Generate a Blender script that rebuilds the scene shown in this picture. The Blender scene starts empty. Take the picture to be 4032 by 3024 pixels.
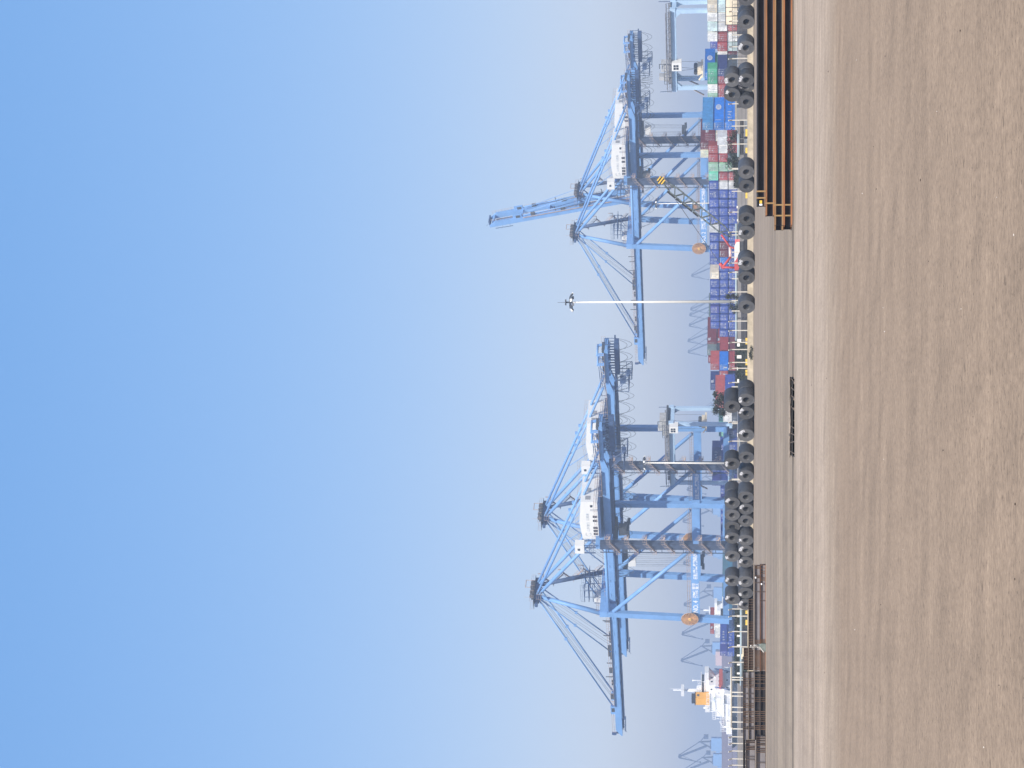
HAZE, SKYSAT, SKY, SUN, EXPO = .00042, 2.9, .145, 4.2, 0.45
import bpy, bmesh, math, random
from mathutils import Vector, Matrix
random.seed(7)
scene = bpy.context.scene
COL = scene.collection
PI = math.pi
# ------------------------------------------------------------------ camera frame (phone held sideways: rolled 90 degrees)
FPX, VH, CH = 8000.0, 2900.0, 1.6
PIT = math.atan((VH - 2016.0) / FPX)
CF = Vector((0, math.cos(PIT), math.sin(PIT)))
CU = Vector((0, -math.sin(PIT), math.cos(PIT)))
CR = Vector((1, 0, 0))
EYE = Vector((0, 0, CH))
def at(y, v, d):
    """world point seen at photo pixel (column v, row y) at distance d along the axis"""
    return EYE + CR * ((3024 - y - 1512.0) / FPX * d) + CU * ((2016.0 - v) / FPX * d) + CF * d
def gz(y, d, z):
    """world point at photo row y, distance d, height z"""
    yu = (z - CH - CF.z * d) / CU.z
    return EYE + CR * ((1512.0 - y) / FPX * d) + CU * yu + CF * d
# ------------------------------------------------------------------ port grid: local +x = boom side (left, away), local +y = towards the viewer's left
TH = 0.686
ROT = PI - TH
BV = Vector((-math.cos(TH), math.sin(TH), 0))
QV = Vector((math.sin(TH), math.cos(TH), 0))
YARD = 1.4
# ------------------------------------------------------------------ materials
MATS = {}
def mat(name, col, rough=0.6, metal=0.0, var=0.12, scale=3.0, col2=None, bump=0.0, spec=0.4, streak=None, rand=0.0):
    if name in MATS: return MATS[name]
    m = bpy.data.materials.new(name); m.use_nodes = True
    nt = m.node_tree; b = nt.nodes['Principled BSDF']
    tc = nt.nodes.new('ShaderNodeTexCoord'); mp = nt.nodes.new('ShaderNodeMapping')
    nt.links.new(tc.outputs['Object'], mp.inputs[0])
    if streak: mp.inputs['Scale'].default_value = streak
    n = nt.nodes.new('ShaderNodeTexNoise'); n.inputs['Scale'].default_value = scale; n.inputs['Detail'].default_value = 5; n.inputs['Roughness'].default_value = .65
    nt.links.new(mp.outputs[0], n.inputs['Vector'])
    r = nt.nodes.new('ShaderNodeValToRGB')
    lo = [max(0, c * (1 - var)) for c in col]; hi = [min(1, c * (1 + var)) for c in col]
    if col2: lo = col2; hi = col
    r.color_ramp.elements[0].position = .32; r.color_ramp.elements[1].position = .68
    r.color_ramp.elements[0].color = (*lo, 1); r.color_ramp.elements[1].color = (*hi, 1)
    nt.links.new(n.outputs[0], r.inputs[0])
    if rand:
        oi = nt.nodes.new('ShaderNodeObjectInfo'); ra = nt.nodes.new('ShaderNodeMapRange'); ra.inputs[3].default_value = 1 - rand; ra.inputs[4].default_value = 1 + rand; nt.links.new(oi.outputs['Random'], ra.inputs[0])
        hv = nt.nodes.new('ShaderNodeHueSaturation'); nt.links.new(ra.outputs[0], hv.inputs['Value']); nt.links.new(r.outputs[0], hv.inputs['Color']); nt.links.new(hv.outputs[0], b.inputs['Base Color'])
    else: nt.links.new(r.outputs[0], b.inputs['Base Color'])
    b.inputs['Roughness'].default_value = rough; b.inputs['Metallic'].default_value = metal
    b.inputs['Specular IOR Level'].default_value = spec
    if bump:
        bp = nt.nodes.new('ShaderNodeBump'); bp.inputs['Strength'].default_value = bump; bp.inputs['Distance'].default_value = .05
        nt.links.new(n.outputs[0], bp.inputs['Height']); nt.links.new(bp.outputs[0], b.inputs['Normal'])
    MATS[name] = m
    return m
def sr(r, g, b):
    f = lambda c: (c / 255 / 12.92) if c / 255 <= .04045 else ((c / 255 + .055) / 1.055) ** 2.4
    return (f(r), f(g), f(b))
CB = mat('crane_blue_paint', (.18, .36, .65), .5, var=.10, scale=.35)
CB2 = mat('crane_dark_blue_shade', (.045, .085, .18), .6, var=.35, scale=.6)  # darker crane blue; shade of tail and undersides is put into the colour
RAILM = mat('galvanised_stair_steel', (.42, .33, .28), .7, var=.3, scale=1.5)
LBLUE = mat('gantry_light_blue_paint', (.42, .58, .74), .5, var=.08, scale=.5)
WHT = mat('white_painted_sheet', (.80, .79, .74), .55, var=.04, scale=.5)
WHT2 = mat('ship_white_paint', (.80, .80, .79), .5, var=.08, scale=.4)
GLS = mat('dark_window_glass', (.02, .025, .03), .15, var=.2)
ROPE = mat('steel_wire_rope', (.09, .10, .12), .6)
BLK = mat('black_rubber', (.02, .02, .022), .8)
DKG = mat('dark_grey_machinery', (.06, .065, .07), .6, var=.4, scale=2)
REEL = mat('tan_reel_plate', (.55, .30, .13), .6, var=.3, scale=1.2)
LETW = mat('white_lettering', (.85, .86, .88), .6, var=.03)
LETG = mat('grey_lettering', (.45, .50, .54), .6, var=.05)
CREAM = mat('cream_machinery_paint', (.72, .62, .45), .6, var=.2, scale=1.5)
REDP = mat('red_crane_paint', (.50, .08, .08), .6, var=.15)
YEL = mat('yellow_barrier_paint', (.72, .47, .06), .6, var=.15)
ORG = mat('orange_funnel_paint', (.86, .42, .04), .5, var=.05)
MASTW = mat('mast_galvanised_white', (.78, .75, .66), .5, var=.05)
POSTW = mat('fence_post_cream_paint', (.54, .51, .44), .6, var=.15, scale=4)
WALLC = mat('fence_wall_concrete', (.47, .41, .30), .85, var=.22, scale=1.2)
STEEL = mat('hot_rolled_coil_steel', (.066, .070, .077), .52, .25, var=.3, scale=1.6, rand=.28)
RINGM = mat('coil_edge_steel', (.115, .113, .11), .5, .25, var=.2, scale=1.4, rand=.22)
GIRD = mat('girder_grey_steel', (.20, .185, .19), .65, .1, var=.15, scale=1.5)
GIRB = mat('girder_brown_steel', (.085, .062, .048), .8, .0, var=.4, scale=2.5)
GWEB = mat('girder_shaded_web', (.022, .019, .019), .8, 0, var=.5, scale=1.2)  # near-black web: the shadow among flanges and plates is painted in
STIFM = mat('stiffener_plate_edge', (.15, .09, .055), .8, 0, var=.4, scale=2)
RB2 = [mat('rust_band_brown', (0.223, 0.129, 0.078), .85, 0, var=0, scale=1.8, col2=(0.140, 0.075, 0.041), streak=(.3, 2, 2)), mat('rust_band_orange', (0.347, 0.166, 0.062), .85, 0, var=0, scale=2.0, col2=(0.199, 0.091, 0.041), streak=(.3, 2, 2)), mat('rust_band_tan', (0.315, 0.191, 0.091), .85, 0, var=0, scale=1.6, col2=(0.199, 0.108, 0.049), streak=(.3, 2, 2)), mat('rust_band_red', (0.381, 0.158, 0.062), .85, 0, var=0, scale=2.4, col2=(0.232, 0.091, 0.041), streak=(.3, 2, 2))]
WEBM = mat('mill_scale_and_web_shade', (.018, .019, .025), .7, var=.3, scale=1.5)  # dark mill scale, blackened further to carry the flange's shade on the web
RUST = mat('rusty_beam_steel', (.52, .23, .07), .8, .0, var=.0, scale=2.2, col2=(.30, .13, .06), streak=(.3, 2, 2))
STRAPM = mat('strap_rusty_band', (.30, .19, .08), .7, var=.2)
TIMB = mat('dark_timber', (.11, .08, .055), .9, var=.35, scale=5)
PIPEB = mat('pale_blue_pipe_paint', (.30, .37, .39), .6, var=.25, scale=.4)
ASPH = mat('dark_steel_plate', (.055, .055, .065), .7, var=.35, scale=.8)
# ------------------------------------------------------------------ mesh builder
class MB:
    def __init__(s): s.v = []; s.f = []; s.sm = []; s.mi = []
    def add(s, vs, fs, smooth=False, mi=0):
        o = len(s.v); s.v += [tuple(p) for p in vs]
        for f in fs: s.f.append([i + o for i in f]); s.sm.append(smooth); s.mi.append(mi)
        return s
    def box(s, x0, y0, z0, x1, y1, z1, mi=0):
        if x0 > x1: x0, x1 = x1, x0
        if y0 > y1: y0, y1 = y1, y0
        if z0 > z1: z0, z1 = z1, z0
        return s.add([(x0, y0, z0), (x1, y0, z0), (x1, y1, z0), (x0, y1, z0), (x0, y0, z1), (x1, y0, z1), (x1, y1, z1), (x0, y1, z1)],
              [(0, 3, 2, 1), (4, 5, 6, 7), (0, 1, 5, 4), (1, 2, 6, 5), (2, 3, 7, 6), (3, 0, 4, 7)], mi=mi)
    def cbox(s, c, d, mi=0):
        return s.box(c[0] - d[0] / 2, c[1] - d[1] / 2, c[2] - d[2] / 2, c[0] + d[0] / 2, c[1] + d[1] / 2, c[2] + d[2] / 2, mi)
    def frame(s, p, q, up=(0, 0, 1)):
        p = Vector(p); q = Vector(q); t = (q - p).normalized(); u = Vector(up)
        if abs(t.dot(u)) > .98: u = Vector((0, 1, 0))
        a = t.cross(u).normalized(); b = a.cross(t).normalized()
        return p, q, a, b
    def beam(s, p, q, w, h, up=(0, 0, 1), w2=None, h2=None, mi=0):
        p, q, a, b = s.frame(p, q, up); w2 = w if w2 is None else w2; h2 = h if h2 is None else h2
        V = []
        for c, ww, hh in ((p, w, h), (q, w2, h2)):
            for i, j in ((-1, -1), (1, -1), (1, 1), (-1, 1)): V.append(c + a * (i * ww / 2) + b * (j * hh / 2))
        return s.add(V, [(3, 2, 1, 0), (4, 5, 6, 7), (0, 1, 5, 4), (1, 2, 6, 5), (2, 3, 7, 6), (3, 0, 4, 7)], mi=mi)
    def tube(s, p, q, r, r2=None, n=10, mi=0):
        p, q, a, b = s.frame(p, q); r2 = r if r2 is None else r2
        V = []
        for c, rr in ((p, r), (q, r2)):
            for i in range(n):
                t = 2 * PI * i / n; V.append(c + a * (rr * math.cos(t)) + b * (rr * math.sin(t)))
        s.add(V, [(i, (i + 1) % n, n + (i + 1) % n, n + i) for i in range(n)], n > 4, mi)
        o = len(s.v) - 2 * n
        s.f.append([o + i for i in range(n)][::-1]); s.sm.append(False); s.mi.append(mi)
        s.f.append([o + n + i for i in range(n)]); s.sm.append(False); s.mi.append(mi)
        return s
    def line(s, pts, r, n=4, mi=0):
        for p, q in zip(pts[:-1], pts[1:]): s.tube(p, q, r, n=n, mi=mi)
        return s
    def prism(s, prof, axis, a, b, mi=0):
        """closed 2-D outline pushed from a to b along axis 0/1/2"""
        def P(u, w, t): return ((t, u, w), (u, t, w), (u, w, t))[axis]
        n = len(prof); V = [P(u, w, a) for u, w in prof] + [P(u, w, b) for u, w in prof]
        return s.add(V, [tuple(range(n))[::-1], tuple(range(n, 2 * n))] + [(i, (i + 1) % n, n + (i + 1) % n, n + i) for i in range(n)], mi=mi)
    def rail(s, p, q, h=1.1, step=2.0, r=.04):
        p = Vector(p); q = Vector(q); L = (q - p).length; k = max(1, int(L / step)); z = Vector((0, 0, h))
        for i in range(k + 1):
            c = p.lerp(q, i / k); s.tube(c, c + z, r, n=4)
        s.tube(p + z, q + z, r, n=4); s.tube(p + z * .5, q + z * .5, r * .8, n=4)
        return s
    def build(s, name, m, parent=None, link=True):
        me = bpy.data.meshes.new(name); me.from_pydata(s.v, [], s.f); me.update()
        bm = bmesh.new(); bm.from_mesh(me); bmesh.ops.recalc_face_normals(bm, faces=bm.faces); bm.to_mesh(me); bm.free()
        me.polygons.foreach_set('use_smooth', s.sm); me.polygons.foreach_set('material_index', s.mi)
        for mm in (m if isinstance(m, (list, tuple)) else [m]): me.materials.append(mm)
        o = bpy.data.objects.new(name, me)
        COL.objects.link(o)
        if parent: o.parent = parent
        return o
def tag(o, label, cat, group=None, kind=None):
    o['label'] = label; o['category'] = cat
    if group: o['group'] = group
    o['kind'] = kind or 'thing'
    return o
def empty(name, label, cat, loc=(0, 0, 0), rz=0.0, group=None):
    o = bpy.data.objects.new(name, None); o.empty_display_size = .5; COL.objects.link(o)
    o.location = loc; o.rotation_euler = (0, 0, rz)
    return tag(o, label, cat, group)
def copy_tree(root, loc, rz, label, group=None):
    r = root.copy(); COL.objects.link(r); r.location = loc; r.rotation_euler = (0, 0, rz); r['label'] = label
    if group: r['group'] = group
    for ch in list(root.children):
        c = ch.copy(); COL.objects.link(c); c.parent = r
        for g in ch.children:
            d = g.copy(); COL.objects.link(d); d.parent = c
    return r
TXT = {}
def text_part(name, body, size, m, parent, loc, rot, thick=.02, align='LEFT', sx=1.0, bold=0.0):
    key = (body, size, align, bold)
    if key not in TXT:
        c = bpy.data.curves.new('lettering', 'FONT'); c.body = body; c.size = size; c.align_x = align; c.extrude = thick; c.offset = bold
        o = bpy.data.objects.new('lettering', c); COL.objects.link(o)
        dg = bpy.context.evaluated_depsgraph_get(); dg.update()
        me = bpy.data.meshes.new_from_object(o.evaluated_get(dg))
        bpy.data.objects.remove(o); bpy.data.curves.remove(c)
        me.materials.clear(); me.materials.append(m); TXT[key] = me
    o = bpy.data.objects.new(name, TXT[key]); COL.objects.link(o); o.parent = parent
    o.location = loc; o.rotation_euler = rot; o.scale = (sx, 1, 1)
    return o
FACE_Y = (PI / 2, 0, PI)        # lettering on a +y face, read from outside
FACE_NX = (PI / 2, 0, -PI / 2)  # lettering on a -x face
ORD = ['first', 'second', 'third', 'fourth', 'fifth', 'sixth', 'seventh', 'eighth', 'ninth', 'tenth', 'eleventh', 'twelfth', 'thirteenth', 'fourteenth', 'fifteenth', 'sixteenth']
# ------------------------------------------------------------------ setting: ground with stains, open slot, raised yard
def ground_mat():
    m = bpy.data.materials.new('dusty_concrete'); m.use_nodes = True; nt = m.node_tree; L = nt.links.new
    b = nt.nodes['Principled BSDF']; b.inputs['Roughness'].default_value = .92; b.inputs['Specular IOR Level'].default_value = .2
    g = nt.nodes.new('ShaderNodeNewGeometry')
    def noise(scale, det, sc=(1, 1, 1), rough=.6, dist=0):
        mp = nt.nodes.new('ShaderNodeMapping'); mp.inputs['Scale'].default_value = sc; L(g.outputs['Position'], mp.inputs[0])
        n = nt.nodes.new('ShaderNodeTexNoise'); n.inputs['Scale'].default_value = scale; n.inputs['Detail'].default_value = det; n.inputs['Roughness'].default_value = rough; n.inputs['Distortion'].default_value = dist
        L(mp.outputs[0], n.inputs['Vector']); return n.outputs[0]
    def ramp(src, stops):
        r = nt.nodes.new('ShaderNodeValToRGB'); e = r.color_ramp.elements
        e[0].position, e[0].color = stops[0][0], (*stops[0][1], 1); e[1].position, e[1].color = stops[-1][0], (*stops[-1][1], 1)
        for p, c in stops[1:-1]:
            k = e.new(p); k.color = (*c, 1)
        L(src, r.inputs[0]); return r.outputs[0]
    def mix(f, a, c, mode='MIX'):
        x = nt.nodes.new('ShaderNodeMix'); x.data_type = 'RGBA'; x.blend_type = mode
        if isinstance(f, float): x.inputs[0].default_value = f
        else: L(f, x.inputs[0])
        for s, v in ((6, a), (7, c)):
            if isinstance(v, tuple): x.inputs[s].default_value = (*v, 1)
            else: L(v, x.inputs[s])
        return x.outputs[2]
    G = lambda k: (k, k, k)
    # main tone; a paler worn driving lane, a darker older slab beyond it
    y = nt.nodes.new('ShaderNodeSeparateXYZ'); L(g.outputs['Position'], y.inputs[0])
    wob = nt.nodes.new('ShaderNodeMath'); wob.operation = 'MULTIPLY_ADD'; L(noise(.12, 4), wob.inputs[0]); wob.inputs[1].default_value = 7.0; L(y.outputs[1], wob.inputs[2])
    mr = nt.nodes.new('ShaderNodeMapRange'); mr.inputs[1].default_value = 0; mr.inputs[2].default_value = 200; L(wob.outputs[0], mr.inputs[0])
    base = ramp(mr.outputs[0], [(0, (.336, .243, .160)), (.176, (.336, .243, .160)), (.192, (.40, .302, .208)), (.212, (.47, .362, .26)), (.245, (.43, .33, .235)), (.29, (.475, .37, .27)), (.305, (.355, .277, .195)), (.36, (.32, .248, .172)), (.40, (.37, .288, .20)), (.47, (.30, .233, .163)), (.56, (.35, .271, .19)), (.68, (.34, .263, .185)), (1, (.342, .26, .18))])
    big = ramp(noise(.22, 5, (1, 1.6, 1), .62), [(.25, G(.93)), (.75, G(1.06))])
    c = mix(1.0, base, big, 'MULTIPLY')
    mid = ramp(noise(1.6, 5, (1, 1, 1), .7), [(.28, G(.88)), (.72, G(1.09))])
    c = mix(1.0, c, mid, 'MULTIPLY')
    # tyre and drag marks: thin stretched stains in two directions
    for ang, s, k in ((.25, .5, .09), (-1.05, .8, .08), (1.45, .7, .10)):
        mp = nt.nodes.new('ShaderNodeMapping'); mp.inputs['Rotation'].default_value = (0, 0, ang); mp.inputs['Scale'].default_value = (.04, 1.6, 1)
        L(g.outputs['Position'], mp.inputs[0])
        n = nt.nodes.new('ShaderNodeTexNoise'); n.inputs['Scale'].default_value = s; n.inputs['Detail'].default_value = 4; L(mp.outputs[0], n.inputs['Vector'])
        c = mix(1.0, c, ramp(n.outputs[0], [(.34, G(1 - k)), (.47, G(1)), (.60, G(1)), (.72, G(1 + k * .4))]), 'MULTIPLY')
    # tread ripples pressed by wheels
    for ang, per, k in ((-.131, .45, .045), (-.135, 2.1, .05)):
        mp = nt.nodes.new('ShaderNodeMapping'); mp.inputs['Rotation'].default_value = (0, 0, ang); L(g.outputs['Position'], mp.inputs[0])
        wv = nt.nodes.new('ShaderNodeTexWave'); wv.bands_direction = 'X'; wv.inputs['Scale'].default_value = .314 / per; wv.inputs['Distortion'].default_value = .25; wv.inputs['Detail'].default_value = 2; wv.inputs['Detail Scale'].default_value = .5; L(mp.outputs[0], wv.inputs['Vector'])
        msk = ramp(noise(.5, 4, (1, .5, 1), .6), [(.42, G(0)), (.6, G(1))])
        c = mix(1.0, c, mix(msk, G(1), ramp(wv.outputs[1], [(.05, G(1 - k)), (.5, G(1)), (1, G(1 + k * .3))])), 'MULTIPLY')
    # long sweeping wheel tracks
    for cx, cy, per, k in ((-34, 2, .9, .06), (46, 70, 1.5, .06)):
        mp = nt.nodes.new('ShaderNodeMapping'); mp.inputs['Location'].default_value = (-cx, -cy, 0); L(g.outputs['Position'], mp.inputs[0])
        wv = nt.nodes.new('ShaderNodeTexWave'); wv.wave_type = 'RINGS'; wv.rings_direction = 'Z'; wv.inputs['Scale'].default_value = .314 / per; wv.inputs['Distortion'].default_value = .3; wv.inputs['Detail'].default_value = 2; wv.inputs['Detail Scale'].default_value = .25; L(mp.outputs[0], wv.inputs['Vector'])
        msk = ramp(noise(.28, 3, (1, 1, 1), .6), [(.40, G(0)), (.58, G(1))])
        c = mix(1.0, c, mix(msk, G(1), ramp(wv.outputs[1], [(0, G(1 - k)), (.14, G(1 - k * .7)), (.24, G(1)), (1, G(1.02))])), 'MULTIPLY')
    fine = ramp(noise(14, 3, (1, 1, 1), .75), [(.28, G(.66)), (.74, G(1.22))])
    c = mix(1.0, c, fine, 'MULTIPLY')
    spk = ramp(noise(5.5, 2, (1, 1, 1), .5), [(.0, G(.55)), (.26, G(.65)), (.30, G(1)), (1, G(1))])
    c = mix(1.0, c, spk, 'MULTIPLY')
    # streaky worn bands of the lanes further out
    band = ramp(noise(.55, 6, (.10, 1.0, 1), .72), [(.28, G(.62)), (.45, G(.95)), (.58, G(1.04)), (.72, G(1.22))])
    far = nt.nodes.new('ShaderNodeMapRange'); far.inputs[1].default_value = 26; far.inputs[2].default_value = 44; far.inputs[3].default_value = .12; L(y.outputs[1], far.inputs[0])
    c = mix(1.0, c, mix(far.outputs[0], G(1), band), 'MULTIPLY')
    far2 = nt.nodes.new('ShaderNodeMapRange'); far2.inputs[1].default_value = 34; far2.inputs[2].default_value = 62; L(y.outputs[1], far2.inputs[0])
    c = mix(1.0, c, mix(far2.outputs[0], G(1), ramp(noise(.17, 6, (.07, 1.0, 1), .75), [(.30, G(.68)), (.46, G(.95)), (.56, G(1.05)), (.70, G(1.25))])), 'MULTIPLY')
    flk = ramp(noise(24, 3, (1, 1, 1), .55), [(.0, G(.40)), (.32, G(.5)), (.37, G(1)), (.68, G(1)), (.74, G(1.08))])
    c = mix(1.0, c, flk, 'MULTIPLY')
    # dirt-filled joint between two slabs, running across the yard
    jw = nt.nodes.new('ShaderNodeMath'); jw.operation = 'MULTIPLY_ADD'; L(noise(.8, 5), jw.inputs[0]); jw.inputs[1].default_value = 1.6; L(y.outputs[1], jw.inputs[2])
    jr = nt.nodes.new('ShaderNodeMapRange'); jr.inputs[1].default_value = 57; jr.inputs[2].default_value = 64; L(jw.outputs[0], jr.inputs[0])
    c = mix(1.0, c, ramp(jr.outputs[0], [(0, G(1)), (.18, G(1)), (.26, G(.5)), (.40, G(.62)), (.52, G(1)), (1, G(1))]), 'MULTIPLY')
    L(c, b.inputs['Base Color'])
    bp = nt.nodes.new('ShaderNodeBump'); bp.inputs['Strength'].default_value = .15; bp.inputs['Distance'].default_value = .02
    L(noise(9, 5, (1, 1, 1), .7), bp.inputs['Height']); L(bp.outputs[0], b.inputs['Normal'])
    return m
GM = ground_mat()
g = MB()
xs = [-3000, -60, -30, -2.2, -0.1, 30, 60, 3000]; ys = [-45, 0, 40, 57.2, 58.6, 120, 300, 6000]
# hole for the open slot between two slabs
hx0, hx1, hy0, hy1 = at(1785, 3100, 60).x, at(1492, 3100, 60).x, 57.0, 59.4
xs = [-3000, -60, hx0, hx1, 60, 3000]; ys = [-45, 40, hy0, hy1, 120, 300, 6000]
for i in range(len(xs) - 1):
    for j in range(len(ys) - 1):
        if i == 2 and j == 2: continue
        g.add([(xs[i], ys[j], 0), (xs[i + 1], ys[j], 0), (xs[i + 1], ys[j + 1], 0), (xs[i], ys[j + 1], 0)], [(0, 1, 2, 3)])
go = g.build('ground', GM); go['kind'] = 'structure'
bm = bmesh.new(); bm.from_mesh(go.data); bmesh.ops.remove_doubles(bm, verts=bm.verts, dist=.001); bm.to_mesh(go.data); bm.free()
ya = MB().box(-1400, 300, -.5, 1400, 5900, YARD).build('yard_pavement', mat('yard_concrete', (.22, .21, .2), .9, var=.25, scale=.2)); ya['kind'] = 'structure'
# pit walls under the lifted slab
pit = MB()
for a in ((hx0, hy0, hx1, hy0), (hx1, hy0, hx1, hy1), (hx1, hy1, hx0, hy1), (hx0, hy1, hx0, hy0)):
    pit.add([(a[0], a[1], -.004), (a[2], a[3], -.004), (a[2], a[3], -.9), (a[0], a[1], -.9)], [(0, 1, 2, 3)])
pit.add([(hx0, hy0, -.9), (hx1, hy0, -.9), (hx1, hy1, -.9), (hx0, hy1, -.9)], [(0, 1, 2, 3)])
po = pit.build('ground_pit', mat('pit_dirt', (.05, .042, .035), .95, var=.3, scale=4)); po['kind'] = 'structure'
sl = empty('slab_cover', 'lifted concrete slab with a long dark slot and short props beneath it', 'slab', (0, 0, 0))
prof = []
random.seed(3)
n = 26
V = []
for i in range(n + 1):
    x = hx0 - .05 + (hx1 - hx0 + .1) * i / n
    V.append((x, 57.75 + random.uniform(-.06, .06) + (.25 if i < 8 else 0), .105 - (.010 if 6 < i < 20 else 0) + random.uniform(-.005, .005)))
sb = MB()
for i in range(n):
    a, c = V[i], V[i + 1]
    sb.add([a, c, (c[0], c[1] + .02, .128), (a[0], a[1] + .02, .128), (a[0], 60.6, .02), (c[0], 60.6, .02), (a[0], 60.6, .005), (c[0], 60.6, .005)],
           [(0, 1, 2, 3), (3, 2, 5, 4), (4, 5, 7, 6), (6, 7, 1, 0)])
sb.build('slab', mat('broken_slab_concrete', (.25, .205, .165), .9, var=.25, scale=3), sl)
for k, (x, tl) in enumerate(((hx0 + .1, .05), (hx0 + .45, -.06), (hx0 + .62, .05), (hx0 + .8, .08), (hx1 - .9, .16), (hx1 - .55, .1), (hx1 - .34, .12), (hx1 - .12, .16))):
    MB().beam((x, 57.1, -.02), (x + tl, 57.9, .085), .03, .02).build('prop', TIMB, sl)
# crumbled edge of the near slab
random.seed(5)
for k in range(4):
    x = random.uniform(hx0, hx1); r = random.uniform(.012, .025)
    c = MB(); c.cbox((0, 0, r * .6), (r * 2.4, r * 2, r * 1.3))
    o = c.build('concrete_chip', mat('broken_slab_concrete', ()), None); o.location = (x, 56.9 - random.uniform(.0, .12), 0); o.rotation_euler = (0, 0, random.uniform(0, 3))
    tag(o, 'small broken concrete chip on the near lip of the dark slot', 'rubble', 'chips along the slot edge')
# ------------------------------------------------------------------ ship-to-shore cranes
CW = 17.4 / 2
HZ = 38.85
def sts(num, loc, label, raised, trolley_x, spread_z):
    T = YARD
    root = empty('ship_to_shore_crane', label, 'quay crane', loc, ROT, 'blue ship-to-shore cranes on the quay')
    P = lambda n, mb, m, par=root: mb.build(n, m, par)
    lean = lambda z: 28.5 + (38.7 - z) * .06
    # legs
    for sy in (1, -1):
        l = MB(); y = sy * CW
        l.beam((0, y, T + 1.6), (0, y, 12.4), 1.3, 1.9, (1, 0, 0)); l.beam((0, y, 12.4), (0, y, 14.9), 1.3, 2.6, (1, 0, 0), 1.3, 2.3); l.beam((0, y, 14.9), (0, y, 42.2), 1.3, 1.7, (1, 0, 0))
        P('leg', l, CB)
        l = MB(); l.beam((lean(T), y, T + 1.6), (lean(13.6), y, 13.6), 1.3, 2.2, (1, 0, 0)); l.beam((lean(13.6), y, 13.6), (lean(42.3), y, 42.3), 1.3, 1.9, (1, 0, 0))
        P('leg', l, CB)
        for x in (0, lean(T)):
            b = MB(); b.cbox((x, y, T + 1.9), (1.6, 8.0, 1.0))
            for k in (-3, -1, 1, 3): b.tube((x - .3, y + k, T + .45), (x + .3, y + k, T + .45), .42, n=12); b.cbox((x, y + k, T + 1.0), (.9, 1.6, .7))
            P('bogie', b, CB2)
        # portal beams along the rails' cross direction with walkway on top
        pb = MB(); pb.box(.8, y - .65, 12.45, lean(13.6) - .9, y + .65, 14.85)
        pbo = P('portal_beam', pb, CB)
        w = MB(); w.box(1, y + .66, 14.86, 28, y - .8, 14.92); w.rail((1, y + .7, 14.9), (28, y + .7, 14.9)); w.rail((1, y - .8, 14.9), (28, y - .8, 14.9))
        w.build('beam_walkway', RAILM, pbo)
        if sy == 1:
            s = 2.05
            text_part('lettering', 'NO. %d' % num, s, LETW, pbo, (27.0, y + .67, 12.95), FACE_Y, sx=.95, bold=.03)
            text_part('lettering', 'ZPMC', 1.15, LETW, pbo, (20.9, y + .67, 13.6), FACE_Y, sx=1.05, bold=.02)
            text_part('lettering', '上海港机', .62, LETW, pbo, (20.9, y + .67, 12.9), FACE_Y, sx=1.3, bold=.01)
            text_part('lettering', '振华\n重工', 1.0, LETW, pbo, (17.3, y + .67, 13.75), FACE_Y, sx=1.35, bold=.02)
            text_part('lettering', '日照港集装箱码头', 1.35, LETW, pbo, (13.2, y + .67, 13.05), FACE_Y, sx=1.0, bold=.03)
        d = MB(); d.tube((2.2, y, 15.2), (27.6, y, 38.2), .58, n=14); P('diagonal_brace', d, CB)
        d = MB(); d.tube((.6, y, 39.6), (28.0, y, 39.6), .45, n=12); P('tie_tube', d, CB)
        # A-frame
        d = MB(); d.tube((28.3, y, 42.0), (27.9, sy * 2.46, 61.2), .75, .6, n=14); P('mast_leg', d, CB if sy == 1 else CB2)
        d = MB(); d.tube((27.7, sy * 2.3, 61.5), (.3, sy * 2.9, 41.2), .52, n=12); P('back_stay', d, CB)
        d = MB(); d.tube((27.7, sy * 2.6, 61.9), (-25.6, sy * 2.9, 41.0), .36, n=10)
        for x, z in ((-3, 49.7), (-6, 48.5)): d.cbox((x, sy * 2.83, z + .8), (.9, .5, .7))
        P('back_stay', d, CB)
        for xx in (-2, 6):
            z = 61.9 + (xx - 27.7) / 53.3 * 20.9
            d = MB(); d.tube((xx, sy * 2.83, z), (xx - 6 + .5, sy * 2.83, 46.8), .12, n=6); P('stay_strut', d, CB)
    for x in (0, lean(T)):
        d = MB(); d.box(x - .7, -CW, T + 2.4, x + .7, CW, T + 4.2); P('sill_beam', d, CB)
    for x in (0.0, 28.35):
        d = MB(); d.box(x - 1.0, -CW - .7, 39.95, x + 1.0, CW + .7, 42.3); co = P('cross_beam', d, CB)
        w = MB(); w.rail((x + 1.0, -CW, 42.3), (x + 1.0, CW, 42.3)); w.rail((x - 1.0, -CW, 42.3), (x - 1.0, CW, 42.3)); w.build('beam_walkway', RAILM, co)
    # stairs winding round the near landside leg
    st = MB(); z = T + 2; y = CW; k = 0
    while z < 40:
        st.beam((-1.9, y + 1.35, z + 2.8), (1.7, y + 1.35, z + .1), .7, .16); st.rail((-1.9, y + 1.7, z + 2.8), (1.7, y + 1.7, z + .1), 1.1, 1.2, .05)
        st.box(1.2, y - 1.4, z, 2.3, y + 1.75, z + .1); st.rail((2.3, y - 1.4, z), (2.3, y + 1.75, z), 1.1, 1.0, .05)
        st.beam((-1.9, y - 1.2, z + 2.9), (1.7, y - 1.2, z + 5.2), .7, .16); st.rail((-1.9, y - 1.5, z + 2.9), (1.7, y - 1.5, z + 5.2), 1.1, 1.2, .05)
        st.box(-2.6, y - 1.4, z + 2.8, -1.5, y + 1.75, z + 2.9); st.rail((-2.6, y - 1.4, z + 2.8), (-2.6, y + 1.75, z + 2.8), 1.1, 1.0, .05)
        z += 5.3
    P('stair_tower', st, RAILM)
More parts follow.
